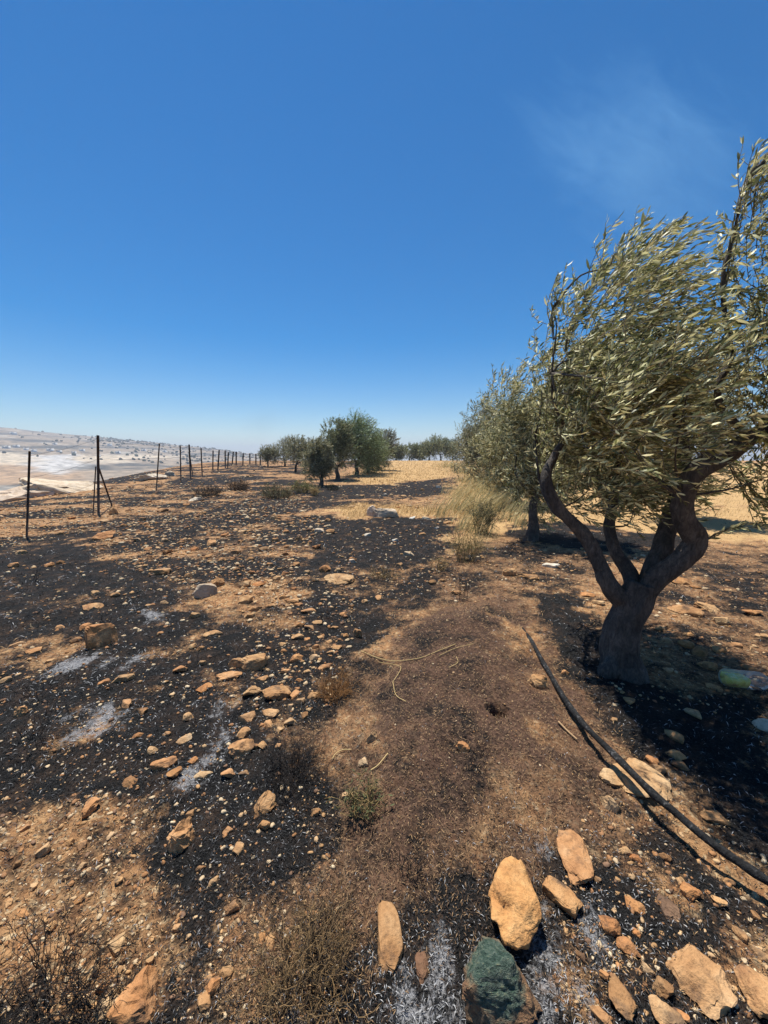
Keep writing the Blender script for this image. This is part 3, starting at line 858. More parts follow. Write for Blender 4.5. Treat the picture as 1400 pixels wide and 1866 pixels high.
ZONES = {
 'a': ('ochre stone sunk in black ash to the right of the green-stained block', 'stones in the ash at lower right',
  [(1210,1802,36,38),(1146,1717,44,30),(1111,1683,42,34),(1239,1600,19,22),(1157,1643,40,27),(1159,1559,23,20),(1139,1544,26,19),(1214,1549,23,17),(1200,1401,21,19),(1189,1384,21,17),(1170,1393,23,16),(1232,1371,30,19),(1239,1387,26,16),(1310,1640,26,20),(1350,1700,30,22),(1375,1660,24,16),(1330,1600,20,14),(1180,1760,24,20),(1160,1690,18,14),(1090,1600,14,12),(1300,1480,40,20),(1060,1740,22,18),(1240,1855,30,24),(1385,1735,36,24),(1100,1780,18,16),(1345,1560,22,14)]),
 'b': ('pale stone on the dappled soil around the nearest olive trunk', 'stones under the nearest olive',
  [(1367,1217,27,11),(1249,1176,23,14),(1217,1171,20,11),(1314,1132,21,16),(1239,1061,36,10),(1146,1279,17,16),(1264,1297,26,15),(1230,1337,30,18),(1029,1230,13,12),(1275,1190,24,20),(1310,1185,20,13),(1250,1115,50,14),(1201,1142,12,9),(1268,1072,18,7),(1340,1170,20,9),(1070,1085,26,10),(1090,1100,20,9),(1370,1120,26,9),(1330,1078,16,6),(1255,1155,14,8),(1390,1160,20,9),(1218,1225,16,9),(1300,1250,26,10),(1120,1310,12,10)]),
 'c': ('orange stone on the blackened slope left of the mound', 'stones on the burnt slope',
  [(162,1139,26,15),(137,1162,17,9),(452,1310,28,24),(443,1339,23,19),(318,1411,23,18),(279,1364,17,17),(250,1336,19,10),(336,1348,26,15),(225,1239,34,17),(329,1222,23,13),(387,1157,30,11),(354,1127,21,13),(352,1183,13,10),(365,1184,13,9),(368,1208,15,10),(373,1255,26,9),(232,1284,15,19),(261,1296,15,14),(345,1307,19,16),(353,1386,18,12),(371,1411,30,18),(416,1414,23,16),(445,1414,18,12),(236,1421,19,21),(9,1236,17,10),(481,1511,22,18),(433,1551,21,25),(390,1611,21,17),(423,1660,23,20),(414,1516,17,15),(321,1696,17,16),(347,1484,13,15),(366,1583,17,13),(411,1776,28,20),(388,1808,29,26),(373,1836,19,28),(381,1792,15,14),(494,1722,17,23),(480,1713,15,16),(576,1487,15,12),(304,1336,13,10),(190,1245,18,9),(295,1046,28,12),(211,1084,15,9),(173,1082,13,9),(168,1103,32,10),(345,1050,14,9),(60,1180,24,10),(30,1170,20,9),(90,1200,18,8),(300,1100,14,7),(270,1105,16,7),(110,1140,14,7)]),
 'd': ('small orange stone in the dense scatter off the upper left of the mound', 'dense scatter of stones by the mound',
  [(593,1038,18,14),(615,1040,13,8),(546,1139,15,11),(564,1145,18,10),(578,1137,18,9),(609,1141,15,7),(542,1163,21,11),(515,1177,13,10),(613,1181,19,9),(603,1191,15,8),(572,1203,15,13),(593,1214,28,14),(540,1202,23,16),(479,1236,22,9),(536,1267,17,21),(572,1269,21,18),(548,1283,15,14),(530,1291,11,10),(493,1302,27,17),(488,1320,15,16),(529,1320,21,15),(479,1363,14,16),(466,1363,14,12),(508,1365,11,12),(662,1401,17,19),(642,1020,16,10),(690,1086,11,13),(664,1094,11,9),(564,1114,28,10),(544,1103,16,9),(534,1096,21,8),(495,1106,19,10),(446,1098,27,14),(454,1125,21,12),(464,1111,25,13),(443,1068,26,13),(473,1066,23,10),(788,1061,14,9),(806,1057,14,7),(729,1029,11,7),(631,1464,14,14),(575,1180,12,8),(560,1165,11,7),(585,1160,13,7),(630,1160,10,8),(600,1170,10,6),(625,1120,12,7),(640,1105,11,7),(590,1095,12,7),(610,1080,11,6),(575,1060,13,7),(560,1045,12,7),(545,1060,14,8),(520,1048,14,8),(500,1078,14,8),(515,1090,13,8),(535,1075,12,7),(670,1060,12,7),(690,1045,10,6),(555,1310,14,12),(510,1335,13,12),(545,1240,14,9),(520,1225,15,9),(560,1225,13,8)]),
 'e': ('small pale stone lying on the burnt track near the white boulder', 'stones on the burnt track',
  [(602,972,15,9),(582,970,17,8),(670,975,11,7),(672,965,11,6),(770,972,12,6),(816,952,17,6),(777,945,15,5),(752,946,13,5),(577,997,17,9),(745,1011,19,9),(598,947,11,7),(643,1022,13,8),(720,985,10,6),(795,962,10,4),(745,922,12,4),(725,925,10,4),(760,926,9,4),(660,905,10,4),(700,903,9,4),(735,905,10,4),(770,893,8,4),(800,888,9,4),(640,925,11,4)]),
 'f': ('tan stone on the bare ochre soil in the bottom left corner', 'stones on the bare soil at lower left',
  [(214,1720,26,32),(274,1756,16,15),(214,1766,18,16),(169,1771,19,20),(184,1804,21,18),(41,1658,11,25),(216,1604,13,13),(148,1574,15,12),(148,1533,16,18),(128,1529,13,12),(201,1518,15,12),(79,1546,21,18),(10,1745,18,18),(120,1600,14,12),(60,1610,14,13),(95,1690,15,14),(145,1640,16,13),(30,1570,14,12),(15,1640,12,14),(110,1770,16,14),(150,1700,13,12),(180,1560,13,10),(45,1500,14,11),(85,1750,14,14)]),
 'g': ('tan stone in the rubble band across the slope below the fence', 'stones in the rubble band',
  [(304,1007,17,12),(386,990,15,12),(430,1008,16,8),(405,1020,14,8),(455,1020,16,9),(480,1000,15,8),(500,985,15,7),(520,970,14,7),(470,960,15,7),(440,970,16,7),(410,975,14,7),(380,1015,13,7),(355,1000,13,7),(330,990,13,6),(300,985,12,6),(270,1000,13,6),(250,985,13,6),(225,960,12,6),(260,945,12,6),(300,930,12,6),(340,920,11,5),(370,935,12,5),(420,940,13,6),(460,935,12,6),(500,945,13,6),(530,955,12,6),(555,950,11,5),(545,985,13,7),(520,1010,14,8),(490,1030,15,8),(460,1045,15,8),(430,1040,14,7),(540,1030,13,7),(505,1055,14,8),(475,1085,15,8),(150,965,13,6),(110,975,14,6),(80,960,12,6),(130,945,12,6),(190,950,12,6),(235,930,11,5),(270,915,11,5),(40,1010,16,8),(25,1030,15,8),(90,1030,15,8),(110,1025,13,7)]),
}
LAND = [(711, 1711, 'the long yellow slab'), (938, 1640, 'the tall knobbly stone'), (915, 1800, 'the green-stained block'), (1277, 1769, 'the large ochre wedge'),
        (1168, 1417, 'the slab under the pipe'), (332, 1531, 'the craggy pale boulder'), (246, 1831, 'the bottom left boulder'), (186, 1170, 'the big angular boulder'),
        (375, 1082, 'the round pale boulder'), (450, 1208, 'the touching boulder pair'), (441, 1368, 'the stone beside white ash'), (505, 1267, 'the broad orange stone'),
        (619, 1059, 'the wide flat reddish slab'), (187, 980, 'the second fence post'), (1288, 1213, 'the bright oval stone'), (690, 939, 'the white split boulder'),
        (482, 1474, 'the pinkish wedge stone'), (161, 1469, 'the pale leaf-shaped stone'), (1138, 1238, 'the nearest olive trunk'), (608, 1260, 'the rust-brown tuft'),
        (45, 980, 'the first fence post'), (380, 900, 'the left burnt bush'), (584, 885, 'the bent black olive trunk'), (1360, 1245, 'the bottle')]
ORD = ['nearest', 'second nearest', 'third nearest', 'fourth nearest', 'fifth nearest', 'sixth nearest', 'seventh nearest', 'eighth nearest', 'ninth nearest', 'tenth nearest', 'eleventh nearest', 'twelfth nearest']
SIDE = ['right of', 'lower right of', 'below', 'lower left of', 'left of', 'upper left of', 'above', 'upper right of']
todo, sect = [], {}
for zk, (lab, grp, pts) in ZONES.items():
    for (u, v, w, h) in pts:
        k, (lu, lv, ln) = min(enumerate(LAND), key=lambda q: math.hypot(u - q[1][0], (v - q[1][1]) * 1.4))
        sd = int(round(math.atan2((v - lv) * 1.4, u - lu) / (math.pi / 4))) % 8
        sect.setdefault((k, sd), []).append((math.hypot(u - lu, (v - lv) * 1.4), len(todo)))
        todo.append([zk, grp, u, v, w, h, ln, sd])
for key, lst in sect.items():
    for r_, (dist, i) in enumerate(sorted(lst)):
        todo[i].append(ORD[min(r_, len(ORD) - 1)])
for zk, grp, u, v, w, h, ln, sd, od in todo:
    pool, tone = (VAR, 'ochre') if rng.random() < 0.8 else (VARS, 'sooty ochre')
    if zk == 'e' and rng.random() < 0.5: pool, tone = VARP, 'whitish'
    size = 'tiny' if max(w, h) < 13 else 'small' if max(w, h) < 22 else 'mid-sized'
    form = 'flat' if w > 2 * h else 'upright' if h > 1.15 * w else 'rounded'
    place_stone(pool[rng.integers(len(pool))], u, v, w, h, '%s %s %s stone, %s %s %s' % (size, form, tone, od, SIDE[sd], ln), grp, rng.uniform(-0.5, 0.5), rng.uniform(0.35, 0.6))

def ico(sub):
    bm = bmesh.new(); bmesh.ops.create_icosphere(bm, subdivisions=sub, radius=0.5)
    v = np.array([q.co[:] for q in bm.verts]); f = np.array([[q.index for q in t.verts] for t in bm.faces]); bm.free()
    return v, f

def rubble():
    """the uncounted small stones and crumbs of soil"""
    geo = Geo()
    shapes = {}
    for sub in (1, 2):
        v0, f0 = ico(sub)
        shapes[sub] = [(v0 * (1 + 0.5 * n3(v0 * 2.6 + k * 7.3, k))[:, None], f0) for k in range(6)]
    specs = [  # polygon in the picture, count, size range in picture pixels
        ([(180, 960), (560, 915), (600, 960), (545, 1010), (530, 1100), (430, 1090), (300, 1060), (160, 1010)], 2400, 3, 9),
        ([(0, 900), (300, 880), (560, 900), (560, 925), (200, 965), (0, 1000)], 2600, 2.5, 7),
        ([(430, 1050), (640, 1050), (650, 1150), (600, 1290), (470, 1330), (440, 1150)], 800, 3, 10),
        ([(0, 1000), (400, 1060), (460, 1400), (0, 1480)], 1100, 3, 9),
        ([(0, 1480), (240, 1430), (290, 1866), (0, 1866)], 1100, 3, 10),
        ([(240, 1450), (600, 1400), (640, 1866), (280, 1866)], 800, 3, 10),
        ([(1040, 1500), (1200, 1400), (1400, 1560), (1400, 1866), (1000, 1866)], 800, 3, 12),
        ([(560, 940), (830, 940), (830, 1080), (640, 1100)], 520, 3, 8),
        ([(1100, 1010), (1400, 1010), (1400, 1300), (1100, 1290)], 420, 3, 9),
        ([(820, 1000), (1080, 1000), (1080, 1100), (820, 1100)], 260, 3, 8),
        ([(440, 880), (830, 870), (830, 930), (440, 930)], 700, 2, 6),
        ([(660, 1180), (900, 1110), (1080, 1440), (760, 1540)], 260, 2, 5),
        ([(0, 868), (480, 845), (560, 870), (300, 890), (0, 895)], 700, 2, 6),
    ]
    pal = np.array([(0.60, 0.47, 0.30), (0.47, 0.275, 0.125), (0.55, 0.36, 0.19), (0.40, 0.20, 0.085), (0.58, 0.43, 0.26), (0.33, 0.17, 0.08), (0.22, 0.13, 0.08)])
    for poly, n, a, b in specs:
        poly = np.array(poly, float)
        lo, hi = poly.min(0), poly.max(0)
        pts = rng.uniform(lo, hi, (n * 4, 2))
        pts = pts[sdf(poly, pts[:, 0], pts[:, 1]) > 0][:n]
        PP, TT = px_many(pts[:, 0], pts[:, 1], land)
        for P, t in zip(PP, TT):
            if t > 74: continue
            s = (a + (b - a) * rng.random() ** 2.2) * t * cp / F
            sub = 2 if s * F / t > 8 else 1
            v0, f0 = shapes[sub][rng.integers(6)]
            th = rng.uniform(0, 6.28); c, q = math.cos(th), math.sin(th)
            sc = np.array([s, s * rng.uniform(0.6, 1.0), s * rng.uniform(0.4, 0.75)])
            vv = v0 * sc
            vv = np.stack([vv[:, 0] * c - vv[:, 1] * q, vv[:, 0] * q + vv[:, 1] * c, vv[:, 2]], -1)
            geo.add(vv + [P[0], P[1], 0], f0, None, pal[rng.integers(len(pal))] * rng.uniform(0.8, 1.1))
            geo.v[-1][:, 2] += 1000.0 + sc[2] * 0.12   # ground height added below in one go
            geo.c[-1] = np.concatenate([geo.c[-1], np.tile([P[0], P[1]], (len(vv), 1))], 1)
    c = np.concatenate(geo.c); V = np.concatenate(geo.v)
    V[:, 2] += ground_z(c[:, 3], c[:, 4]) - 1000.0
    put('rubble', make_mesh('rubble', V, [np.concatenate(geo.f3)], [tint_material('rubble', 0.9, 0.2, 0, 60)], False, c[:, :3]),
        None, 'loose small stones and crumbs of ochre soil strewn over the slope', 'rubble', None, 'stuff')
rubble()

# ---------------------------------------------------------------- burnt and dry litter
def litter():
    n = 140000
    az = rng.uniform(R(-56), R(56), n)
    ph = rng.uniform(R(5.5), R(62), n)
    r = EYE / np.tan(ph)
    x, y = r * np.sin(az), r * np.cos(az)
    ch, ash, mo, st = masks(x, y)
    keep = rng.random(n) < np.clip(0.25 + ch * 0.9 + mo * 0.6 + ash, 0, 1)
    x, y, r, ch, ash, mo, st = [q[keep] for q in (x, y, r, ch, ash, mo, st)]
    n = len(x)
    z = ground_z(x, y)
    pxs = np.hypot(r, EYE) / (F * 768 / 1400)
    Ln = rng.uniform(0.008, 0.028, n) * np.clip(r / 2.2, 0.8, 3.0)
    Wd = np.maximum(rng.uniform(0.0010, 0.0024, n), 0.45 * pxs)
    th = rng.uniform(0, 2 * math.pi, n); el = np.abs(rng.normal(0, 0.45, n))
    D = np.stack([np.cos(th) * np.cos(el), np.sin(th) * np.cos(el), np.sin(el)], -1)
    Sd = unit(np.stack([-np.sin(th), np.cos(th), rng.normal(0, 0.5, n)], -1))
    P = np.stack([x, y, z + 0.002], -1)
    mid = P + D * (Ln * 0.5)[:, None] + np.stack([np.zeros(n), np.zeros(n), 0.15 * Ln], -1)
    V = np.stack([P, mid + Sd * Wd[:, None] * 0.5, P + D * Ln[:, None], mid - Sd * Wd[:, None] * 0.5], 1).reshape(-1, 3)
    Fc = np.arange(n * 4).reshape(-1, 4)
    k = rng.random(n)
    col = np.full((n, 3), 0.010)
    col[k > 0.68] = (0.036, 0.036, 0.037)
    col[k > 0.86] = (0.13, 0.13, 0.132)
    pale = k > (0.965 - 0.45 * ash)
    col[pale] = np.array([0.30, 0.30, 0.30]) * rng.uniform(0.4, 1.5, (pale.sum(), 1))
    br = (rng.random(n) < mo * 0.92)
    tone = rng.random((br.sum(), 1)) ** 2.0
    col[br] = np.array([0.045, 0.026, 0.018]) * (1 - tone) + np.array([0.36, 0.23, 0.12]) * tone
    so = (~br) & (rng.random(n) > ch * 1.3 + 0.1)
    tone = rng.random((so.sum(), 1))
    col[so] = np.array([0.20, 0.10, 0.045]) * (1 - tone) + np.array([0.50, 0.33, 0.16]) * tone
    put('burnt_litter', make_mesh('burnt_litter', V, [Fc], [M_TINT], False, np.repeat(col, 4, 0)), None,
        'charred straw and ash flakes covering the burnt ground', 'litter', None, 'stuff')
litter()

def blades(geo, P, H, lean, width, col, bend=0.5, k=4):
    """grass blades: P (n,3) roots, H heights, lean (n,3) horizontal push at the tip"""
    n = len(P)
    t = np.linspace(0, 1, k)
    C = P[:, None, :] + np.stack([lean[:, None, 0] * t ** 1.7, lean[:, None, 1] * t ** 1.7, H[:, None] * (t - bend * 0.35 * t ** 2.2)], -1)
    th = rng.uniform(0, math.pi, n)
    S_ = np.stack([np.cos(th), np.sin(th), np.zeros(n)], -1)
    w = np.asarray(width).reshape(-1, 1) * (1 - 0.85 * t) * 0.5
    V = np.stack([C + S_[:, None, :] * w[..., None], C - S_[:, None, :] * w[..., None]], 2).reshape(n, k * 2, 3)
    b = (np.arange(n) * k * 2)[:, None, None]; i = (np.arange(k - 1) * 2)[None, :, None]
    q = np.array([0, 1, 3, 2])[None, None, :]
    f4 = (b + i + q).reshape(-1, 4)
    geo.add(V.reshape(-1, 3), None, f4, np.repeat(col, k * 2, 0))

def dry_grass():
    # the tall blown grass along the edge of the grove
    geo = Geo()
    ctr = [(885, 900, 260), (860, 880, 200), (905, 925, 260), (845, 862, 160), (870, 935, 200), (835, 930, 130), (850, 965, 120), (930, 950, 90), (800, 938, 60), (825, 852, 150), (840, 905, 150), (900, 880, 150)]
    for u, v, n in ctr:
        n = int(n * 1.7)
        c = px(u, v, landm); d = c[1]
        q = rng.normal(size=(n, 2)) * np.array([0.018, 0.05]) * d
        P = np.stack([c[0] + q[:, 0], c[1] + q[:, 1], np.zeros(n)], -1)
        P[:, 2] = ground_z(P[:, 0], P[:, 1])
        H = rng.uniform(0.3, 0.85, n)
        lean = np.stack([H * rng.uniform(0.3, 1.0, n), rng.normal(0, 0.12, n), np.zeros(n)], -1)
        t = rng.random((n, 1))
        col = np.array([0.50, 0.37, 0.15]) * (1 - t) + np.array([0.62, 0.52, 0.28]) * t
        gr = rng.random(n) < 0.28
        col[gr] = (0.22, 0.23, 0.11)
        blades(geo, P, H, lean, np.maximum(0.006, d * 0.0011), col)
    put('dry_grass', geo.mesh('dry_grass', [M_GRASS]), None, 'tall golden grass blown over along the edge of the olive grove', 'grass', None, 'stuff')
    # stubble of the mown field
    geo = Geo(); n = 26000
    u = rng.uniform(560, 1500, n); v = 838 + 110 * rng.random(n) ** 1.3
    u0 = np.where(rng.random(n) < 0.6, rng.uniform(620, 860, n), u)
    P, t = px_many(u0, v, landm, 62)
    st = masks(P[:, 0], P[:, 1])[3]
    ok = (st > 0.5) & (t < 60)
    P = P[ok]; n = len(P); P[:, 2] = ground_z(P[:, 0], P[:, 1])
    dist = P[:, 1]
    H = rng.uniform(0.05, 0.16, n)
    lean = np.stack([H * rng.uniform(0, 1.2, n), rng.normal(0, 0.05, n), np.zeros(n)], -1)
    tt = rng.random((n, 1))
    col = np.array([0.38, 0.24, 0.10]) * (1 - tt) + np.array([0.58, 0.43, 0.22]) * tt
    blades(geo, P, H, lean, np.maximum(0.006, dist * 0.0010), col, k=3)
    put('stubble', geo.mesh('stubble', [M_GRASS]), None, 'short golden stubble of the unburnt field between the trees', 'grass', None, 'stuff')
dry_grass()

# ---------------------------------------------------------------- olive trees
WIND = unit(np.array([0.95, 0.12, 0.10]))

def leaf_geo(geo, P, D, Nn, Ln, Wd, col, fine):
    S_ = unit(np.cross(D, Nn)); n = len(P)
    Ln = Ln[:, None]; Wd = Wd[:, None]
    if fine:
        a = P + D * Ln * 0.33 + Nn * Ln * 0.03; b = P + D * Ln * 0.70 + Nn * Ln * 0.02
        V = np.stack([P, a + S_ * Wd * 0.5, a - S_ * Wd * 0.5, b + S_ * Wd * 0.42, b - S_ * Wd * 0.42, P + D * Ln - Nn * Ln * 0.06], 1)
        k = (np.arange(n) * 6)[:, None]
        geo.add(V.reshape(-1, 3), np.concatenate([k + [0, 1, 2], k + [3, 5, 4]]), k + [1, 3, 4, 2], np.repeat(col, 6, 0))
    else:
        m = P + D * Ln * 0.45 + Nn * Ln * 0.05
        V = np.stack([P, m + S_ * Wd * 0.5, P + D * Ln, m - S_ * Wd * 0.5], 1)
        geo.add(V.reshape(-1, 3), None, np.arange(n * 4).reshape(-1, 4), np.repeat(col, 4, 0))

def leaf_colours(n, tone):
    k = rng.random(n)
    green = np.array([0.105, 0.112, 0.048]); dark = np.array([0.050, 0.056, 0.028]); silver = np.array([0.355, 0.345, 0.215]); dry = np.array([0.24, 0.21, 0.12])
    c = np.where((k < 0.34)[:, None], green, np.where((k < 0.46)[:, None], dark, np.where((k < 0.88)[:, None], silver, dry)))
    return c * rng.uniform(0.75, 1.25, (n, 1)) * np.asarray(tone)

def twigs_to(tg, lg, Q, per, leaf, wind, tone, fine, r0=0.0035):
    """leafy twigs along polylines Q (n, k, 3)"""
    n, k, _ = Q.shape
    tubes3(tg, Q if fine else Q[::3], r0, r0 * 0.4, np.array([0.16, 0.13, 0.085]))
    t = np.linspace(0.12, 1.0, per)[None, :] + rng.uniform(-0.03, 0.03, (n, per))
    s = np.clip(t, 0, 0.999) * (k - 1); i = s.astype(int); f = (s - i)[..., None]
    idx = np.arange(n)[:, None]
    P = Q[idx, i] * (1 - f) + Q[idx, i + 1] * f
    T = unit(Q[idx, i + 1] - Q[idx, i])
    rad = unit(np.cross(T, unit(rng.normal(size=T.shape))))
    D = unit(T * 0.75 + rad * 0.55 + np.asarray(wind) * rng.uniform(0.25, 0.9, (n, per, 1)) + rng.normal(0, 0.22, T.shape))
    Nn = unit(np.cross(D, unit(rng.normal(size=T.shape) + np.array([0, 0, 0.2]))))
    m = n * per
    L_ = rng.uniform(0.5, 1.3, m) * leaf
    leaf_geo(lg, P.reshape(m, 3), D.reshape(m, 3), Nn.reshape(m, 3), L_, L_ * rng.uniform(0.16, 0.24, m), leaf_colours(m, tone), fine)

def crown_twigs(ell, n, length, wind, clump=0.5, seed=0, nodes=5, push=0.85):
    ell = [(np.asarray(c, float), np.asarray(r, float)) for c, r in ell]
    vol = np.array([np.prod(r) ** 0.8 for _, r in ell]); vol = vol / vol.sum()
    pick = rng.choice(len(ell), n * 2, p=vol)
    dirs = unit(rng.normal(size=(n * 2, 3)))
    rad = rng.random(n * 2) ** 0.42
    C = np.array([c for c, _ in ell])[pick]; RR = np.array([r for _, r in ell])[pick]
    P = C + dirs * rad[:, None] * RR
    sz = RR.mean()
    q = n3(P / (sz * 0.55), seed + 3) + 0.5 * n3(P / (sz * 0.25), seed + 4)
    ok = np.argsort(-(q * clump + rng.normal(0, 0.25, len(q))))[:n]
    P, dirs = P[ok], dirs[ok]
    d = unit(dirs * 0.75 + np.asarray(wind) * push * rng.uniform(0.4, 1.1, (n, 1)) + rng.normal(0, 0.25, (n, 3)) + np.array([0, 0, 0.22]))
    Ls = length * rng.uniform(0.55, 1.35, n)
    Q = [P]
    for k in range(nodes - 1):
        Q.append(Q[-1] + d * (Ls / (nodes - 1))[:, None])
        d = unit(d + np.asarray(wind) * 0.22 * push + rng.normal(0, 0.10, (n, 3)))
    return np.stack(Q, 1)

def limb(name, pts, rad, parent, n=22, sides=12, gn=0.16, seed=0, material=None):
    g = Geo()
    p = catmull(pts, n)
    r = np.interp(np.linspace(0, 1, n), np.linspace(0, 1, len(rad)), rad)
    tube(g, p, r, sides, None, gn, seed)
    return put(name, g.mesh(name, [material or M_BARK], True), parent)

def make_olive(root, base, limbs, ell, n, per, length, leaf, tone=(1, 1, 1), wind=WIND, fine=False, seed=0, branches=14, extra=None, push=0.85, clump=0.5, brad=0.012):
    """limbs: list of (name, points, radii); everything in world space, kept under the root at the trunk's foot"""
    loc = np.asarray(base, float)
    for k, (nm, pts, rad) in enumerate(limbs):
        limb(nm, np.asarray(pts) - loc, rad, root, 60 if fine else 26 if nm == 'trunk' else 22, 36 if fine and nm == 'trunk' else 20 if fine else 12, 0.34 if nm in ('trunk', 'root') else 0.24, seed + k)
    tg, lg = Geo(), Geo()
    ends = [np.asarray(p[-1]) for nm, p, r in limbs[1:] if nm == 'limb'] or [np.asarray(limbs[0][1][-1])]
    mids = [np.asarray(p[len(p) // 2]) for nm, p, r in limbs[1:] if nm == 'limb']
    bg_ = Geo()
    src = ends + mids + ends
    for k in range(branches):
        e = ell[k % len(ell)]
        tgt = np.asarray(e[0]) + unit(rng.normal(size=3)) * np.asarray(e[1]) * rng.uniform(0.2, 0.85)
        s0 = min(src, key=lambda q: np.linalg.norm(q - tgt) * rng.uniform(0.7, 1.3))
        m = (s0 + tgt) / 2 + rng.normal(0, 0.10, 3) * np.linalg.norm(tgt - s0) - WIND * 0.1 * np.linalg.norm(tgt - s0)
        tube(bg_, catmull([s0 - loc, m - loc, tgt - loc], 9), np.linspace(brad, brad * 0.3, 9), 6, None, 0.1, k)
    if branches:
        put('branchwork', bg_.mesh('branchwork', [M_BARK], True), root, kind='stuff')
    Q = crown_twigs(ell, n, length, wind, clump, seed, 4 if fine else 3, push)
    twigs_to(tg, lg, Q - loc, per, leaf, wind * push, tone, fine, max(0.0025, leaf * 0.05))
    if extra:
        for pts, m in extra:
            p = catmull(pts, 9)
            E = np.stack([p + np.cumsum(rng.normal(0, 0.006, p.shape), 0) for _ in range(m)]) - loc
            twigs_to(tg, lg, E, 30, leaf, wind * push * 0.7, tone, fine, 0.004)
    o = put('crown', lg.mesh('crown', [M_LEAF]), root, kind='stuff')
    put('twigs', tg.mesh('twigs', [M_TWIG]), o, kind='stuff')
    return root

def tree_root(base, label, group='olive trees'):
    return put('olive_tree', None, None, label, 'tree', group, None, tuple(base))

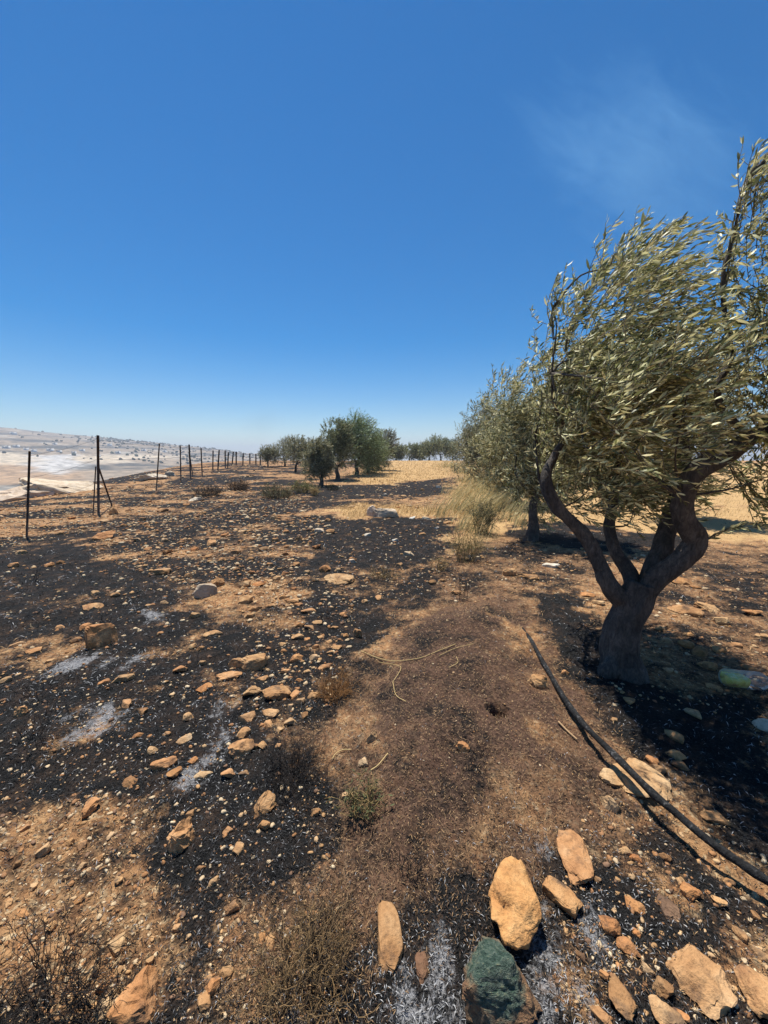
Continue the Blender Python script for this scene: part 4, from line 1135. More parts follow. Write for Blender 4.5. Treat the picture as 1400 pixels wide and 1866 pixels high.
def near_olive():
    base = px(1138, 1222, landm); base[2] = float(ground_z(base[0], base[1])) - 0.04
    Y = float(base[1])
    A = lambda u, v, dy=0.0: at(u, v, Y + dy)
    root = tree_root(base, 'nearest olive tree with a forked dark trunk, crown blown to the right')
    w = lambda p: p * Y / F
    q = lambda p: p * Y / F * 0.82
    limbs = [
        ('trunk', [base + [0, 0, -0.10], A(1134, 1225), A(1128, 1185), A(1136, 1140), A(1152, 1100), A(1166, 1062)], [w(56), w(43), w(33), w(28), w(28), w(22)]),
        ('limb', [A(1148, 1110), A(1112, 1068, .03), A(1088, 1020, .08), A(1062, 972, .14), A(1018, 925, .20), A(996, 872, .25), A(1010, 832, .3), A(1035, 790, .3), A(1062, 740, .3)], [q(22), q(19), q(16), q(15), q(13), q(12), q(9), q(7), q(4)]),
        ('limb', [A(1068, 985, .14), A(1035, 950, .3), A(1008, 930, .42), A(985, 880, .55), A(975, 800, .6)], [q(9), q(7), q(5), q(3.5), q(1.5)]),
        ('limb', [A(1158, 1095), A(1148, 1045, .12), A(1122, 1003, .22), A(1110, 960, .3), A(1118, 915, .35), A(1130, 850, .4), A(1150, 760, .4)], [q(22), q(18), q(14), q(13), q(11), q(9), q(5)]),
        ('limb', [A(1162, 1105), A(1195, 1058, -.03), A(1240, 1022, -.08), A(1268, 985, -.10), A(1246, 945, -.12), A(1244, 905, -.14), A(1266, 862, -.2), A(1318, 832, -.26), A(1368, 798, -.32), A(1450, 740, -.4), A(1520, 640, -.4)], [q(27), q(24), q(22), q(23), q(20), q(20), q(20), q(17), q(13), q(10), q(6)]),
        ('limb', [A(1165, 1100), A(1188, 1045, .08), A(1208, 990, .14), A(1222, 940, .2), A(1240, 880, .25), A(1245, 800, .3), A(1220, 700, .3), A(1200, 600, .3)], [q(24), q(23), q(22), q(19), q(15), q(11), q(8), q(4)]),
        ('limb', [A(1372, 800, -.3), A(1318, 748, -.3), A(1308, 702, -.3), A(1332, 653, -.3), A(1322, 588, -.3), A(1318, 500, -.3), A(1336, 434, -.3), A(1356, 346, -.3), A(1392, 295, -.3)], [q(7), q(6), q(5), q(5), q(4), q(3), q(2.5), q(2), q(1)]),
        ('limb', [A(1036, 790, .3), A(1012, 740, .2), A(1006, 680, .15), A(1014, 600, .1), A(1008, 560, .1)], [q(3.5), q(3), q(2), q(1.5), q(.6)]),
        ('dead_stub', [A(1262, 995, -.1), A(1276, 984, -.12), A(1290, 986, -.14)], [q(17), q(13), q(5)]),
        ('dead_stub', [A(1232, 1030, -.08), A(1248, 1034, -.1), A(1260, 1026, -.12)], [q(11), q(8), q(4)]),
        ('root', [A(1140, 1195, -.04), A(1158, 1225, -.10), A(1172, 1250, -.14), A(1185, 1275, -.16)], [w(22), w(20), w(15), w(7)]),
        ('root', [A(1125, 1200, -.02), A(1105, 1228, -.05), A(1085, 1252, -.05)], [w(20), w(16), w(7)]),
    ]
    E = lambda u, v, dy, ru, ry, rv: (A(u, v, dy), (w(ru), ry, w(rv)))
    ell = [E(1105, 640, -.15, 88, .5, 120), E(1085, 740, .55, 85, .6, 110), E(1145, 775, -.40, 88, .5, 105), E(1140, 545, .05, 58, .4, 70),
           E(1030, 640, .25, 42, .35, 95), E(1025, 760, .3, 50, .4, 90), E(1045, 860, .7, 60, .5, 60), E(1150, 925, .4, 60, .35, 28), E(1075, 915, .35, 62, .35, 36), E(1010, 690, .45, 40, .4, 90), E(1160, 875, .25, 72, .45, 55), E(1120, 870, .9, 70, .4, 50),
           E(1400, 430, -.45, 50, .3, 110), E(1415, 610, -.35, 45, .35, 80), E(1465, 540, -.35, 95, .45, 200), E(1460, 690, -.7, 110, .5, 90),
           E(1560, 620, -.6, 110, .5, 200), E(1440, 850, -.2, 55, .3, 40), E(1600, 800, -.5, 120, .5, 90),
           E(1195, 740, -.55, 45, .35, 90), E(1080, 700, 1.1, 80, .5, 100), E(1160, 700, .7, 80, .5, 115)]
    extra = [([A(1130, 505, .25), A(1165, 460, .25), A(1205, 425, .25), A(1243, 402, .25)], 6),
             ([A(1180, 500, .25), A(1230, 490, .2), A(1285, 478, .2)], 6),
             ([A(1010, 620, .1), A(1002, 560, .1), A(1016, 503, .1)], 4),
             ([A(1030, 640, .2), A(1040, 590, .2), A(1075, 545, .2)], 6),
             ([A(1060, 560, .2), A(1085, 510, .2), A(1108, 490, .2)], 5),
             ([A(1280, 985, -.1), A(1318, 968, -.12), A(1360, 958, -.15), A(1410, 962, -.18)], 4),
             ([A(1330, 850, -.25), A(1352, 890, -.25), A(1372, 925, -.25), A(1390, 955, -.25)], 4),
             ([A(1350, 860, -.25), A(1385, 905, -.25), A(1420, 930, -.25)], 5),
             ([A(1240, 900, -.1), A(1270, 905, -.1), A(1300, 925, -.1)], 2),
             ([A(1320, 520, -.3), A(1345, 400, -.3), A(1380, 310, -.3), A(1420, 270, -.3)], 5)]
    make_olive(root, base, limbs, ell, 4700, 18, 0.26, 0.054, (2.0, 1.94, 1.62), WIND, True, 1, 46, extra, 1.0, 0.5, 0.009)
near_olive()

def far_olive(u, v, crown, label, n, per, leaf, trunk_px, seed, tone=(1, 1, 1), wind=0.5, depth_f=0.9, lean=0.0, forks=3, group='olive trees', far=None):
    """u, v: trunk foot in the picture; crown: (u0, u1, v0, v1) there"""
    base = px(u, v, landm) if far is None else at(u, v, far)
    base[2] = float(ground_z(base[0], base[1])) - 0.03
    Y = float(base[1]); root = tree_root(base, label, group)
    g = np.random.default_rng(seed)
    u0, u1, v0, v1 = crown
    cw, chh = (u1 - u0) / 2 * Y / F * 1.2, (v1 - v0) / 2 * Y / F * 1.06
    cc = at((u0 + u1) / 2, (v0 + v1) / 2, Y)
    rt = trunk_px * Y / F / 2
    n = int(n * 3.2); leaf = leaf * 1.5; rt = rt * 0.62
    fork = base + np.array([lean * Y / F, 0, 0]) + (cc - base) * np.array([0.25, 0.25, 0.45]) + [0, 0, 0.05]
    limbs = [('trunk', [base - [0, 0, 0.12], base + (fork - base) * 0.3 + [rt * 0.4, 0, 0], base + (fork - base) * 0.7 - [rt * 0.3, 0, 0], fork], [rt * 1.7, rt * 1.15, rt * 0.95, rt * 0.9])]
    for k in range(forks):
        th = 2 * math.pi * k / forks + g.uniform(0, 1)
        e = cc + np.array([math.cos(th) * cw * 0.55, math.sin(th) * cw * 0.5 * depth_f, g.uniform(-0.2, 0.45) * chh])
        m = (fork + e) / 2 + np.array([math.cos(th), math.sin(th), -0.3]) * cw * 0.15
        limbs.append(('limb', [fork - [0, 0, rt], m, e], [rt * 0.6, rt * 0.36, rt * 0.12]))
    ell = []
    for k in range(13):
        d = unit(g.normal(size=3)); q = g.uniform(0.3, 0.72)
        c = cc + d * q * np.array([cw, cw * depth_f, chh])
        r = g.uniform(0.34, 0.52)
        ell.append((c, (cw * r, cw * r * depth_f, chh * r * 0.95)))
    make_olive(root, base, limbs, ell, n, per, max(0.14, cw * 0.26), leaf, tone, WIND, False, seed, 12, None, wind, 0.6, rt * 0.3)

GREY = (1.2, 1.18, 1.14)
far_olive(967, 984, (915, 1090, 622, 965), 'second olive tree of the right-hand row, just left behind the nearest one', 900, 16, 0.062, 26, 11, (1.8, 1.74, 1.54), 0.6, 0.9)
far_olive(938, 918, (862, 992, 704, 925), 'third olive tree of the right-hand row, above the golden grass', 800, 14, 0.075, 18, 12, (1.75, 1.7, 1.52), 0.5, 0.8)
far_olive(890, 884, (836, 930, 736, 880), 'fourth olive tree of the right-hand row, its thin trunk in golden grass', 620, 13, 0.085, 9, 13, GREY, 0.5)
far_olive(852, 850, (832, 874, 780, 852), 'last and smallest olive tree of the right-hand row', 300, 12, 0.11, 6, 14, GREY, 0.4)
far_olive(1235, 948, (1180, 1330, 650, 900), 'pale olive tree standing behind the nearest one', 800, 14, 0.07, 26, 15, (1.5, 1.5, 1.25), 0.6)
far_olive(1480, 900, (1400, 1560, 740, 880), 'olive tree far right beyond the field, at the edge of the picture', 400, 12, 0.09, 14, 16, GREY, 0.5)

far_olive(488, 851, (474, 508, 808, 846), 'smallest olive tree, leftmost of the middle group near the fence', 220, 11, 0.10, 4, 21, GREY, 0.3)
far_olive(519, 850, (498, 545, 802, 846), 'second olive tree from the left in the middle group', 260, 11, 0.10, 4, 22, GREY, 0.3)
far_olive(537, 861, (526, 582, 796, 852), 'third olive tree from the left in the middle group, with a crooked trunk', 320, 11, 0.10, 6, 23, GREY, 0.3)
far_olive(584, 885, (552, 606, 794, 880), 'olive tree with a bent black trunk at the front of the middle group', 420, 12, 0.085, 10, 24, GREY, 0.3, 0.9, 6)
far_olive(615, 874, (582, 642, 766, 868), 'tall olive tree in the centre of the middle group', 520, 12, 0.09, 10, 25, (1.0, 1.1, 0.95), 0.3)
far_olive(650, 866, (610, 696, 763, 874), 'greenest and widest olive tree of the middle group, branches near the ground', 750, 12, 0.09, 9, 26, (0.92, 1.22, 0.95), 0.35)
far_olive(688, 857, (674, 720, 775, 856), 'dark olive tree at the right end of the middle group', 380, 12, 0.095, 8, 27, (0.75, 0.72, 0.72), 0.3)
far_olive(670, 862, (652, 708, 796, 868), 'low olive tree tucked between the greenest and the dark one', 300, 12, 0.095, 7, 28, (0.85, 0.98, 0.82), 0.3)
for i, (u, c, lab) in enumerate([
        (722, (706, 742, 808, 838), 'far olive tree on the skyline next to the middle group'),
        (746, (732, 766, 809, 838), 'far rounded olive tree on the skyline left of the gap'),
        (764, (750, 784, 813, 838), 'low far olive tree in the gap of the skyline row'),
        (782, (764, 804, 796, 838), 'tall far olive tree, left of the two tallest on the skyline'),
        (803, (784, 824, 793, 838), 'tallest far olive tree on the skyline'),
        (825, (808, 846, 802, 838), 'far olive tree on the skyline next to the right-hand row')]):
    far_olive(u, 838.2, c, lab, 240, 10, 0.17, 3, 40 + i, (0.9, 1.02, 0.88), 0.3, 0.9, 0, 3, 'olive trees on the skyline', 62 + 3 * (i % 3))

# ---------------------------------------------------------------- shrubs, sprigs and stalks
def bush(u, v, wpx, hpx, label, n=60, col=(0.03, 0.028, 0.027), col2=None, leaves=0, leafcol=(0.10, 0.13, 0.06), name='shrub', cat='shrub', group=None, thick=1.0, levels=3, wild=0.35, lean=0.15, leaf=None, upright=0.6):
    base = px(u, v, landm); z = float(ground_z(base[0], base[1])); depth = float((base - CAM) @ FWD)
    W = wpx * depth / F / 2; H = hpx * depth / F
    root = put(name, None, None, label, cat, group, None, (base[0], base[1], z))
    pxw = depth / (F * 768 / 1400)
    g, lg = Geo(), Geo()
    c0 = np.array(col); c1 = np.array(col2 if col2 is not None else col)
    th = rng.uniform(0, 2 * math.pi, n); rr = np.sqrt(rng.random(n))
    P = np.stack([np.cos(th) * rr * W * 0.45, np.sin(th) * rr * W * 0.45, np.zeros(n) - 0.01], -1)
    d = unit(np.stack([np.cos(th) * rr * W + lean * H, np.sin(th) * rr * W, np.full(n, max(H, 0.3 * W) * upright * 1.6)], -1) + rng.normal(0, wild * 0.3, (n, 3)) * H)
    L_ = np.hypot(H, W * 0.5) * rng.uniform(0.45, 0.95, n) * 0.62
    rad = np.full(n, max(0.0020 * thick, 0.22 * pxw))
    tips = []
    for lv in range(levels):
        k = 4; Q = [P]; dd = d
        for _ in range(k - 1):
            Q.append(Q[-1] + dd * (L_ / (k - 1))[:, None])
            dd = unit(dd + rng.normal(0, wild, dd.shape) * 0.6)
        Q = np.stack(Q, 1)
        t = rng.random((len(P), 1))
        tubes3(g, Q, rad, rad * 0.55, c0 * (1 - t) + c1 * t)
        tips.append((Q[:, -1], dd)); tips.append((Q[:, -2], dd))
        if lv < levels - 1:
            rep = 2 if lv else 3
            i = np.repeat(np.arange(len(P)), rep)
            kk = rng.integers(2, k, len(i))
            P = Q[i, kk]; d = unit(dd[i] + rng.normal(0, 0.55, (len(i), 3))); L_ = L_[i] * rng.uniform(0.4, 0.75, len(i)); rad = rad[i] * 0.8
    put('stems', g.mesh('stems', [M_TWIG]), root, kind='stuff')
    if leaves:
        TP = np.concatenate([a for a, _ in tips]); TD = np.concatenate([b for _, b in tips])
        i = rng.integers(0, len(TP), leaves)
        D = unit(TD[i] + rng.normal(0, 0.6, (leaves, 3)))
        Nn = unit(np.cross(D, rng.normal(size=(leaves, 3))))
        lf = leaf or max(0.02, 1.6 * pxw)
        Ls = rng.uniform(0.6, 1.3, leaves) * lf
        leaf_geo(lg, TP[i] + rng.normal(0, 0.25 * lf, (leaves, 3)), D, Nn, Ls, Ls * 0.3, np.array(leafcol) * rng.uniform(0.6, 1.5, (leaves, 1)), False)
        put('foliage', lg.mesh('foliage', [M_GRASS]), root, kind='stuff')
    return root

BLACK = (0.016, 0.015, 0.015); RUST = (0.22, 0.10, 0.035); STRAWC = (0.40, 0.27, 0.11)
bush(80, 1845, 240, 150, 'spreading burnt thorn shrub of bare black twigs in the bottom left corner', 46, BLACK, (0.05, 0.035, 0.025), levels=4, wild=0.45, thick=0.8)
bush(165, 1862, 130, 90, 'low burnt tangle of black twigs left of the bottom left boulder', 30, BLACK, BLACK, levels=3, wild=0.5, thick=0.8)
bush(535, 1830, 180, 150, 'dry tangled bush of tan and black twigs near the bottom edge', 70, (0.30, 0.19, 0.085), BLACK, levels=4, wild=0.55, thick=0.8)
bush(590, 1720, 120, 90, 'dead straw-coloured twig clump left of the long yellow slab', 40, (0.24, 0.15, 0.07), BLACK, levels=3, wild=0.5, thick=0.8)
bush(535, 1420, 150, 80, 'burnt cushion of fine black twigs at the left foot of the mound', 90, BLACK, (0.04, 0.03, 0.025), levels=3, wild=0.5, thick=0.7)
bush(608, 1272, 80, 60, 'rust-brown scorched tuft at the left edge of the mound', 90, RUST, (0.30, 0.16, 0.06), levels=3, wild=0.35, thick=0.6, upright=0.9)
bush(655, 1490, 70, 70, 'small grey-green plant at the lower left of the mound', 30, (0.10, 0.10, 0.05), STRAWC, 260, (0.12, 0.13, 0.06), levels=3, wild=0.4, leaf=0.022)
bush(735, 1610, 90, 60, 'thin black burnt sprig above the long yellow slab', 12, BLACK, BLACK, levels=3, wild=0.5, thick=0.8)
bush(845, 1098, 55, 75, 'dead upright sprig on the top edge of the mound', 8, BLACK, (0.06, 0.04, 0.03), levels=2, wild=0.15, thick=1.3, upright=1.2)
bush(190, 1140, 40, 40, 'small black sprig behind the big angular boulder', 8, BLACK, BLACK, levels=3, wild=0.3, thick=1.0)
bush(60, 1345, 70, 60, 'small burnt sprig on the ash at the left edge', 9, BLACK, BLACK, levels=3, wild=0.35, thick=0.9)
bush(75, 1265, 90, 40, 'low black burnt sprigs beside the ash streak at the left', 12, BLACK, BLACK, levels=3, wild=0.4, thick=0.9)
bush(55, 1060, 40, 30, 'tiny black sprig on the far left slope', 6, BLACK, BLACK, levels=3, wild=0.3, thick=1.0)
bush(590, 1130, 44, 40, 'bare dark sprig among the dense stones', 10, BLACK, BLACK, levels=3, wild=0.35)
bush(700, 1055, 70, 36, 'dark burnt grass clump beyond the top of the mound', 40, (0.05, 0.035, 0.025), STRAWC, levels=2, wild=0.35)
bush(800, 1040, 60, 40, 'scorched brown grass clump near the green bush', 40, (0.10, 0.07, 0.04), STRAWC, levels=2, wild=0.35)
bush(672, 1330, 60, 22, 'scorched straw wisps at the left of the mound', 26, STRAWC, (0.10, 0.06, 0.03), levels=2, wild=0.5, thick=0.6)
bush(848, 1022, 62, 70, 'green leafy bush at the near end of the golden grass', 60, (0.10, 0.09, 0.05), STRAWC, 900, (0.14, 0.15, 0.07), levels=3)
bush(880, 972, 60, 75, 'dark grey-green bush in front of the golden grass', 60, (0.06, 0.055, 0.035), (0.14, 0.12, 0.06), 1300, (0.085, 0.095, 0.05), levels=3, upright=0.9)
bush(380, 903, 58, 24, 'burnt brown bush, left one of the pair on the slope below the fence', 90, (0.05, 0.038, 0.028), (0.15, 0.10, 0.06), levels=3)
bush(432, 893, 52, 22, 'burnt brown bush, right one of the pair on the slope below the fence', 90, (0.05, 0.038, 0.028), (0.15, 0.10, 0.06), levels=3)
bush(505, 907, 74, 30, 'singed bush with a grey-green top in front of the middle trees', 110, (0.06, 0.045, 0.03), (0.20, 0.16, 0.08), 500, (0.20, 0.21, 0.10), levels=3)
bush(550, 898, 40, 26, 'bright green weed clump beside the bent black olive trunk', 60, (0.14, 0.14, 0.06), STRAWC, 500, (0.15, 0.20, 0.07), levels=3)
bush(573, 903, 22, 26, 'pale straw tuft at the foot of the bent black olive trunk', 50, STRAWC, (0.5, 0.38, 0.18), levels=2, upright=1.1)
bush(605, 893, 34, 14, 'dark low weeds in the shade of the middle trees', 40, (0.05, 0.045, 0.03), BLACK, 150, (0.06, 0.07, 0.04), levels=2)
bush(770, 838, 30, 12, 'pale green bush on the skyline below the tallest far olives', 40, (0.2, 0.19, 0.1), STRAWC, 300, (0.22, 0.22, 0.12), levels=2)

def stalk(pts, label, r=0.0022, col=(0.50, 0.36, 0.16), lift=0.012):
    P = np.array([px(u, v, landm) for u, v in pts])
    P[:, 2] = ground_z(P[:, 0], P[:, 1]) + lift
    o = P[0].copy(); g = Geo()
    tube(g, catmull(P - o, 18), np.full(18, r), 5, col)
    put('straw_stalk', g.mesh('straw_stalk', [M_TINT], True), None, label, 'straw', 'dry stalks on the mound', None, tuple(o))
stalk([(658, 1190), (690, 1200), (720, 1204), (765, 1197), (800, 1188), (830, 1178)], 'longest straw stalk curving across the top of the mound', 0.003)
stalk([(690, 1204), (725, 1212), (730, 1222), (716, 1246)], 'straw stalk hanging down from the longest one on the mound')
stalk([(716, 1246), (722, 1270), (740, 1284)], 'short straw stalk below the hanging one on the mound')
stalk([(640, 1380), (625, 1378), (612, 1388), (606, 1400)], 'curled straw stalk at the left foot of the mound')
stalk([(707, 1390), (690, 1410), (676, 1420)], 'short thick straw above the grey-green plant', 0.003)
stalk([(832, 1200), (834, 1212), (818, 1222)], 'small hooked straw at the upper right of the mound')
stalk([(800, 1196), (830, 1186), (862, 1176)], 'straight straw stalk at the top right of the mound')
stalk([(1017, 1325), (1035, 1340), (1052, 1353)], 'pale splinter lying beside the black pipe', 0.006, (0.42, 0.27, 0.14))

# ---------------------------------------------------------------- black pipe
def pipe():
    path = [(905, 1112), (945, 1140), (968, 1168), (985, 1198), (1008, 1238), (1032, 1278), (1066, 1322), (1110, 1366), (1150, 1406), (1190, 1446), (1228, 1478), (1272, 1516), (1322, 1554), (1372, 1588), (1440, 1632), (1540, 1700)]
    lift = [-.06, -.005, .012, .03, .035, .045, .06, .07, .075, .075, .065, .06, .05, .045, .04, .03]
    P = []
    for (u, v), l in zip(path, lift):
        q = px(u, v, lambda x, y: land(x, y) + l + 0.02); P.append(q)
    P = np.array(P)
    o = P[4].copy(); g = Geo()
    p = catmull(P - o, 110)
    tube(g, p, 0.017 * (1 + 0.14 * n2(np.linspace(0, 30, 110), np.zeros(110), 4)), 14, None, 0.05, 3)
    m, N, L, B = mat('charred_pipe')
    co = N.new('ShaderNodeTexCoord').outputs['Object']
    n1 = noise(N, L, co, 9, 6, 0.7); n2_ = noise(N, L, co, 70, 4, 0.6)
    x = mth(N, L, 'MULTIPLY_ADD', n2_, 0.5, mth(N, L, 'MULTIPLY', n1, 0.6))
    L.new(ramp(N, L, x, [(0.47, (0.007, 0.007, 0.007)), (0.60, (0.02, 0.02, 0.02)), (0.68, (0.12, 0.115, 0.11)), (0.78, (0.26, 0.24, 0.22))]), B.inputs['Base Color'])
    B.inputs['Roughness'].default_value = 0.8
    B.inputs['Specular IOR Level'].default_value = 0.2
    bump(N, L, B, n2_, 0.8, 0.01)
    put('irrigation_pipe', g.mesh('irrigation_pipe', [m], True), None, 'charred black irrigation pipe running past the olive trunk to the right edge', 'pipe', None, None, tuple(o))
pipe()

# ---------------------------------------------------------------- bottle
def lathe(prof, sides=28):
    prof = np.asarray(prof, float); th = np.arange(sides) * 2 * math.pi / sides
    v = np.stack([np.repeat(prof[:, 0:1], sides, 1), prof[:, 1:2] * np.cos(th), prof[:, 1:2] * np.sin(th)], -1).reshape(-1, 3)
    n = len(prof); i = np.arange(n - 1)[:, None] * sides; j = np.arange(sides)[None, :]; j2 = (j + 1) % sides
    return v, np.stack([i + j, i + j2, i + sides + j2, i + sides + j], -1).reshape(-1, 4)

def bottle():
    a = px(1330, 1258, landm); Y = a[1]
    k = (a - CAM) @ FWD / F
    rad = 16.5 * k
    x0 = a[0]
    root = put('plastic_bottle', None, None, 'clear plastic bottle with yellow-green oily rest lying in dappled shade at the right edge', 'bottle', None, None, (x0, Y + rad, float(ground_z(x0 + 0.1, Y)) + rad * 1.02))
    root.rotation_euler = (0, 0.06, -0.10)
    Lb = rad * 2 * 2.7
    prof = [(0.004, 0.0), (0.0, rad * 0.55), (rad * 0.10, rad * 0.86), (rad * 0.35, rad), (Lb * 0.30, rad), (Lb * 0.33, rad * 0.94), (Lb * 0.36, rad), (Lb * 0.55, rad), (Lb * 0.58, rad * 0.94), (Lb * 0.61, rad), (Lb * 0.72, rad * 0.98), (Lb * 0.84, rad * 0.62), (Lb * 0.91, rad * 0.34), (Lb * 0.97, rad * 0.32)]
    v, f = lathe(prof)
    v[:, 1] *= 1 + 0.05 * n3(v / rad * 1.4, 5); v[:, 2] *= 1 + 0.06 * n3(v / rad * 1.4, 6)
    m, N, L, B = mat('clear_plastic')
    B.inputs['Base Color'].default_value = (0.86, 0.88, 0.88, 1); B.inputs['Roughness'].default_value = 0.12
    n = noise(N, L, N.new('ShaderNodeTexCoord').outputs['Object'], 25, 3); bump(N, L, B, n, 0.35, 0.01)
    tr = N.new('ShaderNodeBsdfTransparent'); tr.inputs[0].default_value = (0.92, 0.94, 0.93, 1)
    mx = N.new('ShaderNodeMixShader'); fr = N.new('ShaderNodeFresnel'); fr.inputs[0].default_value = 1.5
    L.new(mth(N, L, 'MULTIPLY_ADD', fr.outputs[0], 0.6, 0.07, clamp=True), mx.inputs[0])
    L.new(tr.outputs[0], mx.inputs[1]); L.new(B.outputs[0], mx.inputs[2]); L.new(mx.outputs[0], N['Material Output'].inputs['Surface'])
    put('shell', make_mesh('shell', v, [f], [m], True), root)
    # the oily rest inside the bottom end
    prof = [(rad * 0.08, 0.0), (rad * 0.08, rad * 0.6), (rad * 0.35, rad * 0.93), (Lb * 0.40, rad * 0.93), (Lb * 0.46, rad * 0.6), (Lb * 0.50, 0.0)]
    v, f = lathe(prof)
    v[:, 2] = np.minimum(v[:, 2], rad * 0.34 + 0.06 * rad * n3(v / rad * 2, 3))
    m2, N, L, B = mat('oily_rest')
    n = noise(N, L, N.new('ShaderNodeTexCoord').outputs['Object'], 22, 4)
    L.new(ramp(N, L, n, [(0.35, (0.45, 0.26, 0.03)), (0.5, (0.68, 0.58, 0.06)), (0.7, (0.80, 0.76, 0.20))]), B.inputs['Base Color'])
    B.inputs['Roughness'].default_value = 0.25
    put('oily_rest', make_mesh('oily_rest', v, [f], [m2], True), root)
    v, f = lathe([(Lb * 0.965, 0), (Lb * 0.965, rad * 0.40), (Lb * 1.03, rad * 0.40), (Lb * 1.03, 0)])
    put('cap', make_mesh('cap', v, [f], [plain('cap_plastic', (0.05, 0.16, 0.35), 0.4)], False), root)
bottle()

# ---------------------------------------------------------------- fence
def fence():
    posts = [(45, 980, 53, 822, 1.0), (177, 935, 177, 793, 1.75), (283, 894, 290, 808, 1.0), (329, 878, 328, 812, 1.0), (347, 873, 344, 810, 1.3), (368, 867, 366, 816, 1.0),
             (387, 858, 388, 821, 1.0), (396, 858, 399, 820, 1.1), (410, 852, 410, 821, 1.1), (414, 854, 416, 824, 1.0), (422, 848, 425, 823, 1.0), (430, 848, 430, 823, 1.1), (442, 848, 443, 826, 1.0), (455, 846, 455, 826, 1.0), (466, 847, 466, 827, 1.0), (474, 847, 474, 829, 1.0)]
    root = put('wire_fence', None, None, 'burnt wire fence of thin rusty steel posts along the brow on the left', 'fence')
    b0 = px(45, 980, landm); root.location = (b0[0], b0[1], 0)
    o = np.array([b0[0], b0[1], 0.0])
    tops = []
    def angle_iron(p0, p1, w, name, parent, off):
        d = unit(p1 - p0); a = unit(np.cross(d, [0.2, 1, 0])); b = np.cross(d, a); t = w * 0.22
        sec = [(-.5, -.5), (.5, -.5), (.5, -.5 + .22), (-.5 + .22, -.5 + .22), (-.5 + .22, .5), (-.5, .5)]
        V = [p + a * x * w + b * y * w - off for p in (p0, p1) for x, y in sec]
        f4 = [[i, (i + 1) % 6, 6 + (i + 1) % 6, 6 + i] for i in range(6)] + [[0, 1, 2, 3], [0, 3, 4, 5], [9, 8, 7, 6], [11, 10, 9, 6]]
        return put(name, make_mesh(name, np.array(V), [np.array(f4)], [M_STEEL]), parent)
    for i, (u0, v0, u1, v1, th) in enumerate(posts):
        p0 = px(u0, v0, landm); Y = p0[1]
        p0[2] = float(ground_z(p0[0], p0[1])) - 0.2
        p1 = at(u1, v1, Y)
        w = max(0.042 * th, Y * 0.0032 * th)
        post = angle_iron(p0, p1, w, 'post', root, o)
        tops.append((p0, p1))
        if i == 1:
            a = at(178, 848, Y); b = px(205, 921, landm); b[2] -= 0.1
            angle_iron(b, a, 0.045, 'brace', post, o)
            a = at(174, 850, Y - 0.08); b = px(168, 937, landm); b[2] -= 0.1
            angle_iron(b, a, 0.035, 'stake', post, o)
        if i == 4:
            b = px(352, 872, landm); b[2] -= 0.1
            angle_iron(b, at(346, 830, Y), 0.05, 'brace', post, o)
    for q in (0.45, 0.72, 0.95):
        g = Geo()
        P = []
        for i in range(len(tops)):
            a, b = tops[i]; P.append(a + (b - a) * q - o)
            if i < len(tops) - 1:
                c, d = tops[i + 1]; P.append((a + (b - a) * q + c + (d - c) * q) / 2 - o - [0, 0, 0.04])
        P = np.array(P)
        tube(g, P, np.maximum(0.003, (P[:, 1] + o[1]) * 0.0003), 4)
        put('wire', g.mesh('wire', [M_WIRE]), root)
fence()

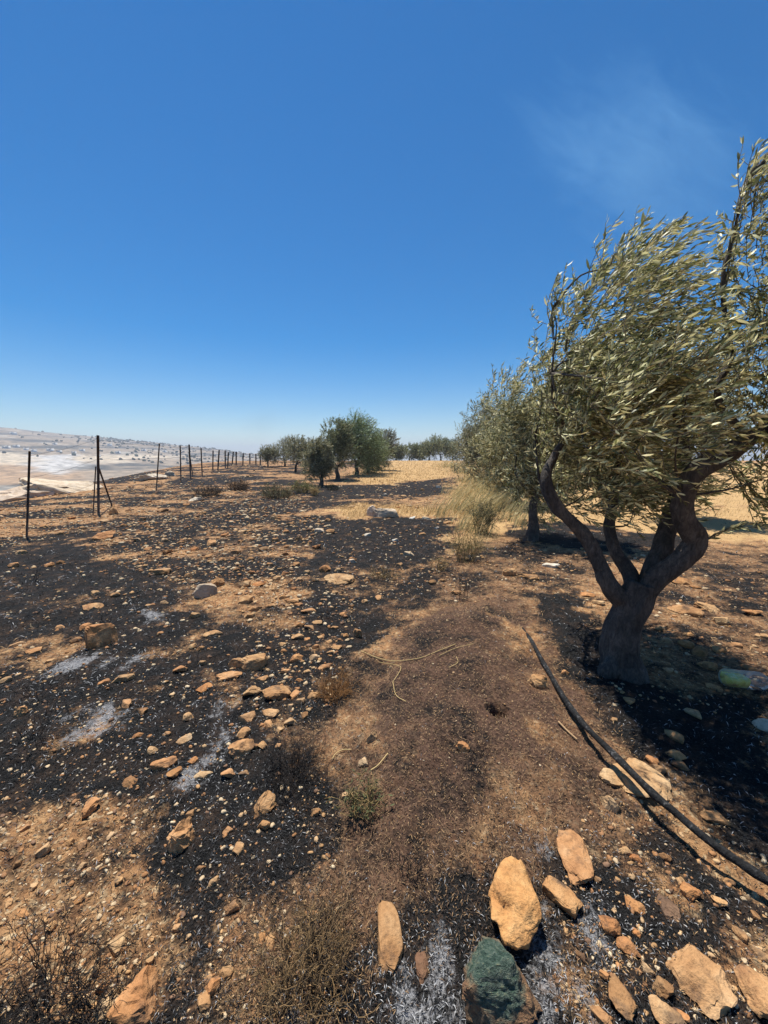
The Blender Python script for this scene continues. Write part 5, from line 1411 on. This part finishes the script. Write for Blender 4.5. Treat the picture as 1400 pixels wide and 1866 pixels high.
# ---------------------------------------------------------------- far houses and trees on the hillside
def far_things():
    spots = [(12, 817, 9), (30, 815, 8), (48, 820, 7), (62, 823, 8), (92, 822, 9), (108, 824, 7), (25, 792, 9), (150, 822, 7), (135, 826, 6), (200, 812, 7), (215, 826, 7), (262, 822, 7), (100, 810, 6), (180, 832, 6), (300, 824, 6)]
    wall = plain('far_plaster', (0.72, 0.70, 0.66), 0.9, 0, 0.4, 0.1); roofm = plain('far_roof', (0.60, 0.55, 0.50), 0.9, 0, 0.4, 0.2)
    dark = plain('far_window', (0.05, 0.06, 0.07), 0.4)
    nth = ['leftmost', 'second from the left', 'third from the left', 'fourth from the left', 'fifth from the left', 'sixth from the left', 'seventh from the left', 'eighth from the left', 'seventh from the right', 'sixth from the right', 'fifth from the right', 'fourth from the right', 'third from the right', 'second from the right', 'rightmost']
    for i, (u, v, s) in enumerate(sorted(spots)):
        p = px(u, v); k = p[1] / F; w = s * k; h = s * 0.5 * k
        root = put('house', None, None, 'tiny white flat-roofed house on the far hillside, ' + nth[i], 'house', 'houses on the far hillside', None, tuple(p))
        root.rotation_euler.z = rng.uniform(-0.5, 0.5)
        def box(x0, x1, y0, y1, z0, z1, name, m, par):
            V = np.array([(x, y, z) for z in (z0, z1) for x, y in ((x0, y0), (x1, y0), (x1, y1), (x0, y1))])
            f = np.array([[0, 3, 2, 1], [4, 5, 6, 7], [0, 1, 5, 4], [1, 2, 6, 5], [2, 3, 7, 6], [3, 0, 4, 7]])
            return put(name, make_mesh(name, V, [f], [m]), par)
        b = box(-w / 2, w / 2, -w * .4, w * .4, -3, h, 'wall', wall, root)
        box(-w * .53, w * .53, -w * .43, w * .43, h + 0.01, h + 0.5, 'roof', roofm, root)
        for q in (-0.27, 0.1, 0.32):
            box(w * q - 0.7, w * q + 0.7, -w * .4 - 0.12, -w * .4 - 0.01, h * .4, h * .72, 'window', dark, root)
    # scrub and orchards over there, too many and too small to count
    geo = Geo(); v0, f0 = ico(1)
    U = rng.uniform(-60, 500, 2200); Vp = 781 + U * 0.093 + 45 * rng.random(2200) ** 1.8
    P, t = px_many(U, Vp, land, 1400)
    for p in P:
        if p[1] < 420: continue
        x, y = p[0], p[1]
        s = rng.uniform(1.2, 3.6)
        vv = v0 * (1 + 0.6 * n3(v0 * 3 + rng.uniform(0, 50), 3))[:, None] * [s * 1.3, s * 1.3, s]
        geo.add(vv + [x, y, float(land(x, y)) + s * 0.3], f0, None, np.array([0.055, 0.065, 0.04]) * rng.uniform(0.6, 1.5))
    put('far_scrub', geo.mesh('far_scrub', [tint_material('far_scrub', 0.95, 0.1)]), None, 'dark scrub and orchards dotted over the far hillside', 'scrub', None, 'stuff')
far_things()

# ---------------------------------------------------------------- haze
def haze():
    m, N, L, B = mat('haze')
    N.remove(B)
    pv = N.new('ShaderNodeVolumePrincipled')
    pv.inputs['Color'].default_value = (0.80, 0.88, 1.0, 1)
    pv.inputs['Density'].default_value = 0.0006
    pv.inputs['Anisotropy'].default_value = 0.2
    L.new(pv.outputs[0], N['Material Output'].inputs['Volume'])
    x, y0, y1, z0, z1 = 3700, -3700, 3700, -320, 82
    V = np.array([(a, b, c) for c in (z0, z1) for a, b in ((-x, y0), (x, y0), (x, y1), (-x, y1))])
    f = np.array([[0, 3, 2, 1], [4, 5, 6, 7], [0, 1, 5, 4], [1, 2, 6, 5], [2, 3, 7, 6], [3, 0, 4, 7]])
    put('haze', make_mesh('haze', V, [f], [m]), kind='stuff')
haze()

# ---------------------------------------------------------------- drifting smoke, high above the grove
def smoke(c, size, tilt, dens, col, label, seed, bite):
    m, N, L, B = mat('thin_smoke')
    N.remove(B)
    co = N.new('ShaderNodeTexCoord').outputs['Object']
    ln = N.new('ShaderNodeVectorMath'); ln.operation = 'LENGTH'; L.new(co, ln.inputs[0])
    mp = nd(N, 'ShaderNodeMapping'); mp.inputs['Location'].default_value = (seed, seed * 0.7, 0); mp.inputs['Scale'].default_value = (1.0, 1.0, 1.5)
    L.new(co, mp.inputs[0])
    n1 = noise(N, L, mp.outputs[0], 2.2, 7, 0.62, 1.6)
    fall = mth(N, L, 'SUBTRACT', 1.0, ln.outputs['Value'], clamp=True)
    d = mth(N, L, 'SUBTRACT', mth(N, L, 'MULTIPLY_ADD', fall, 0.55, n1), bite, clamp=True)
    pv = N.new('ShaderNodeVolumePrincipled')
    pv.inputs['Color'].default_value = (*col, 1)
    pv.inputs['Anisotropy'].default_value = 0.6
    L.new(mth(N, L, 'MULTIPLY', d, dens), pv.inputs['Density'])
    L.new(pv.outputs[0], N['Material Output'].inputs['Volume'])
    bm = bmesh.new(); bmesh.ops.create_icosphere(bm, subdivisions=4, radius=1.0)
    me = bpy.data.meshes.new('smoke'); bm.to_mesh(me); bm.free(); me.materials.append(m)
    o = put('smoke', me, None, label, 'smoke', None, 'stuff', tuple(c))
    o.scale = size
    o.rotation_euler = (0, tilt, 0)
smoke(at(1180, 310, 200.0), (78, 30, 46), 0.5, 0.026, (0.38, 0.74, 1.0), 'faint wisp of pale smoke drifting in the sky above the olive trees', 3.0, 0.64)
smoke(at(475, 772, 150.0), (11, 8, 7), -0.5, 0.02, (0.42, 0.45, 0.50), 'thin grey smoke low on the horizon left of the middle trees', 9.0, 0.55)
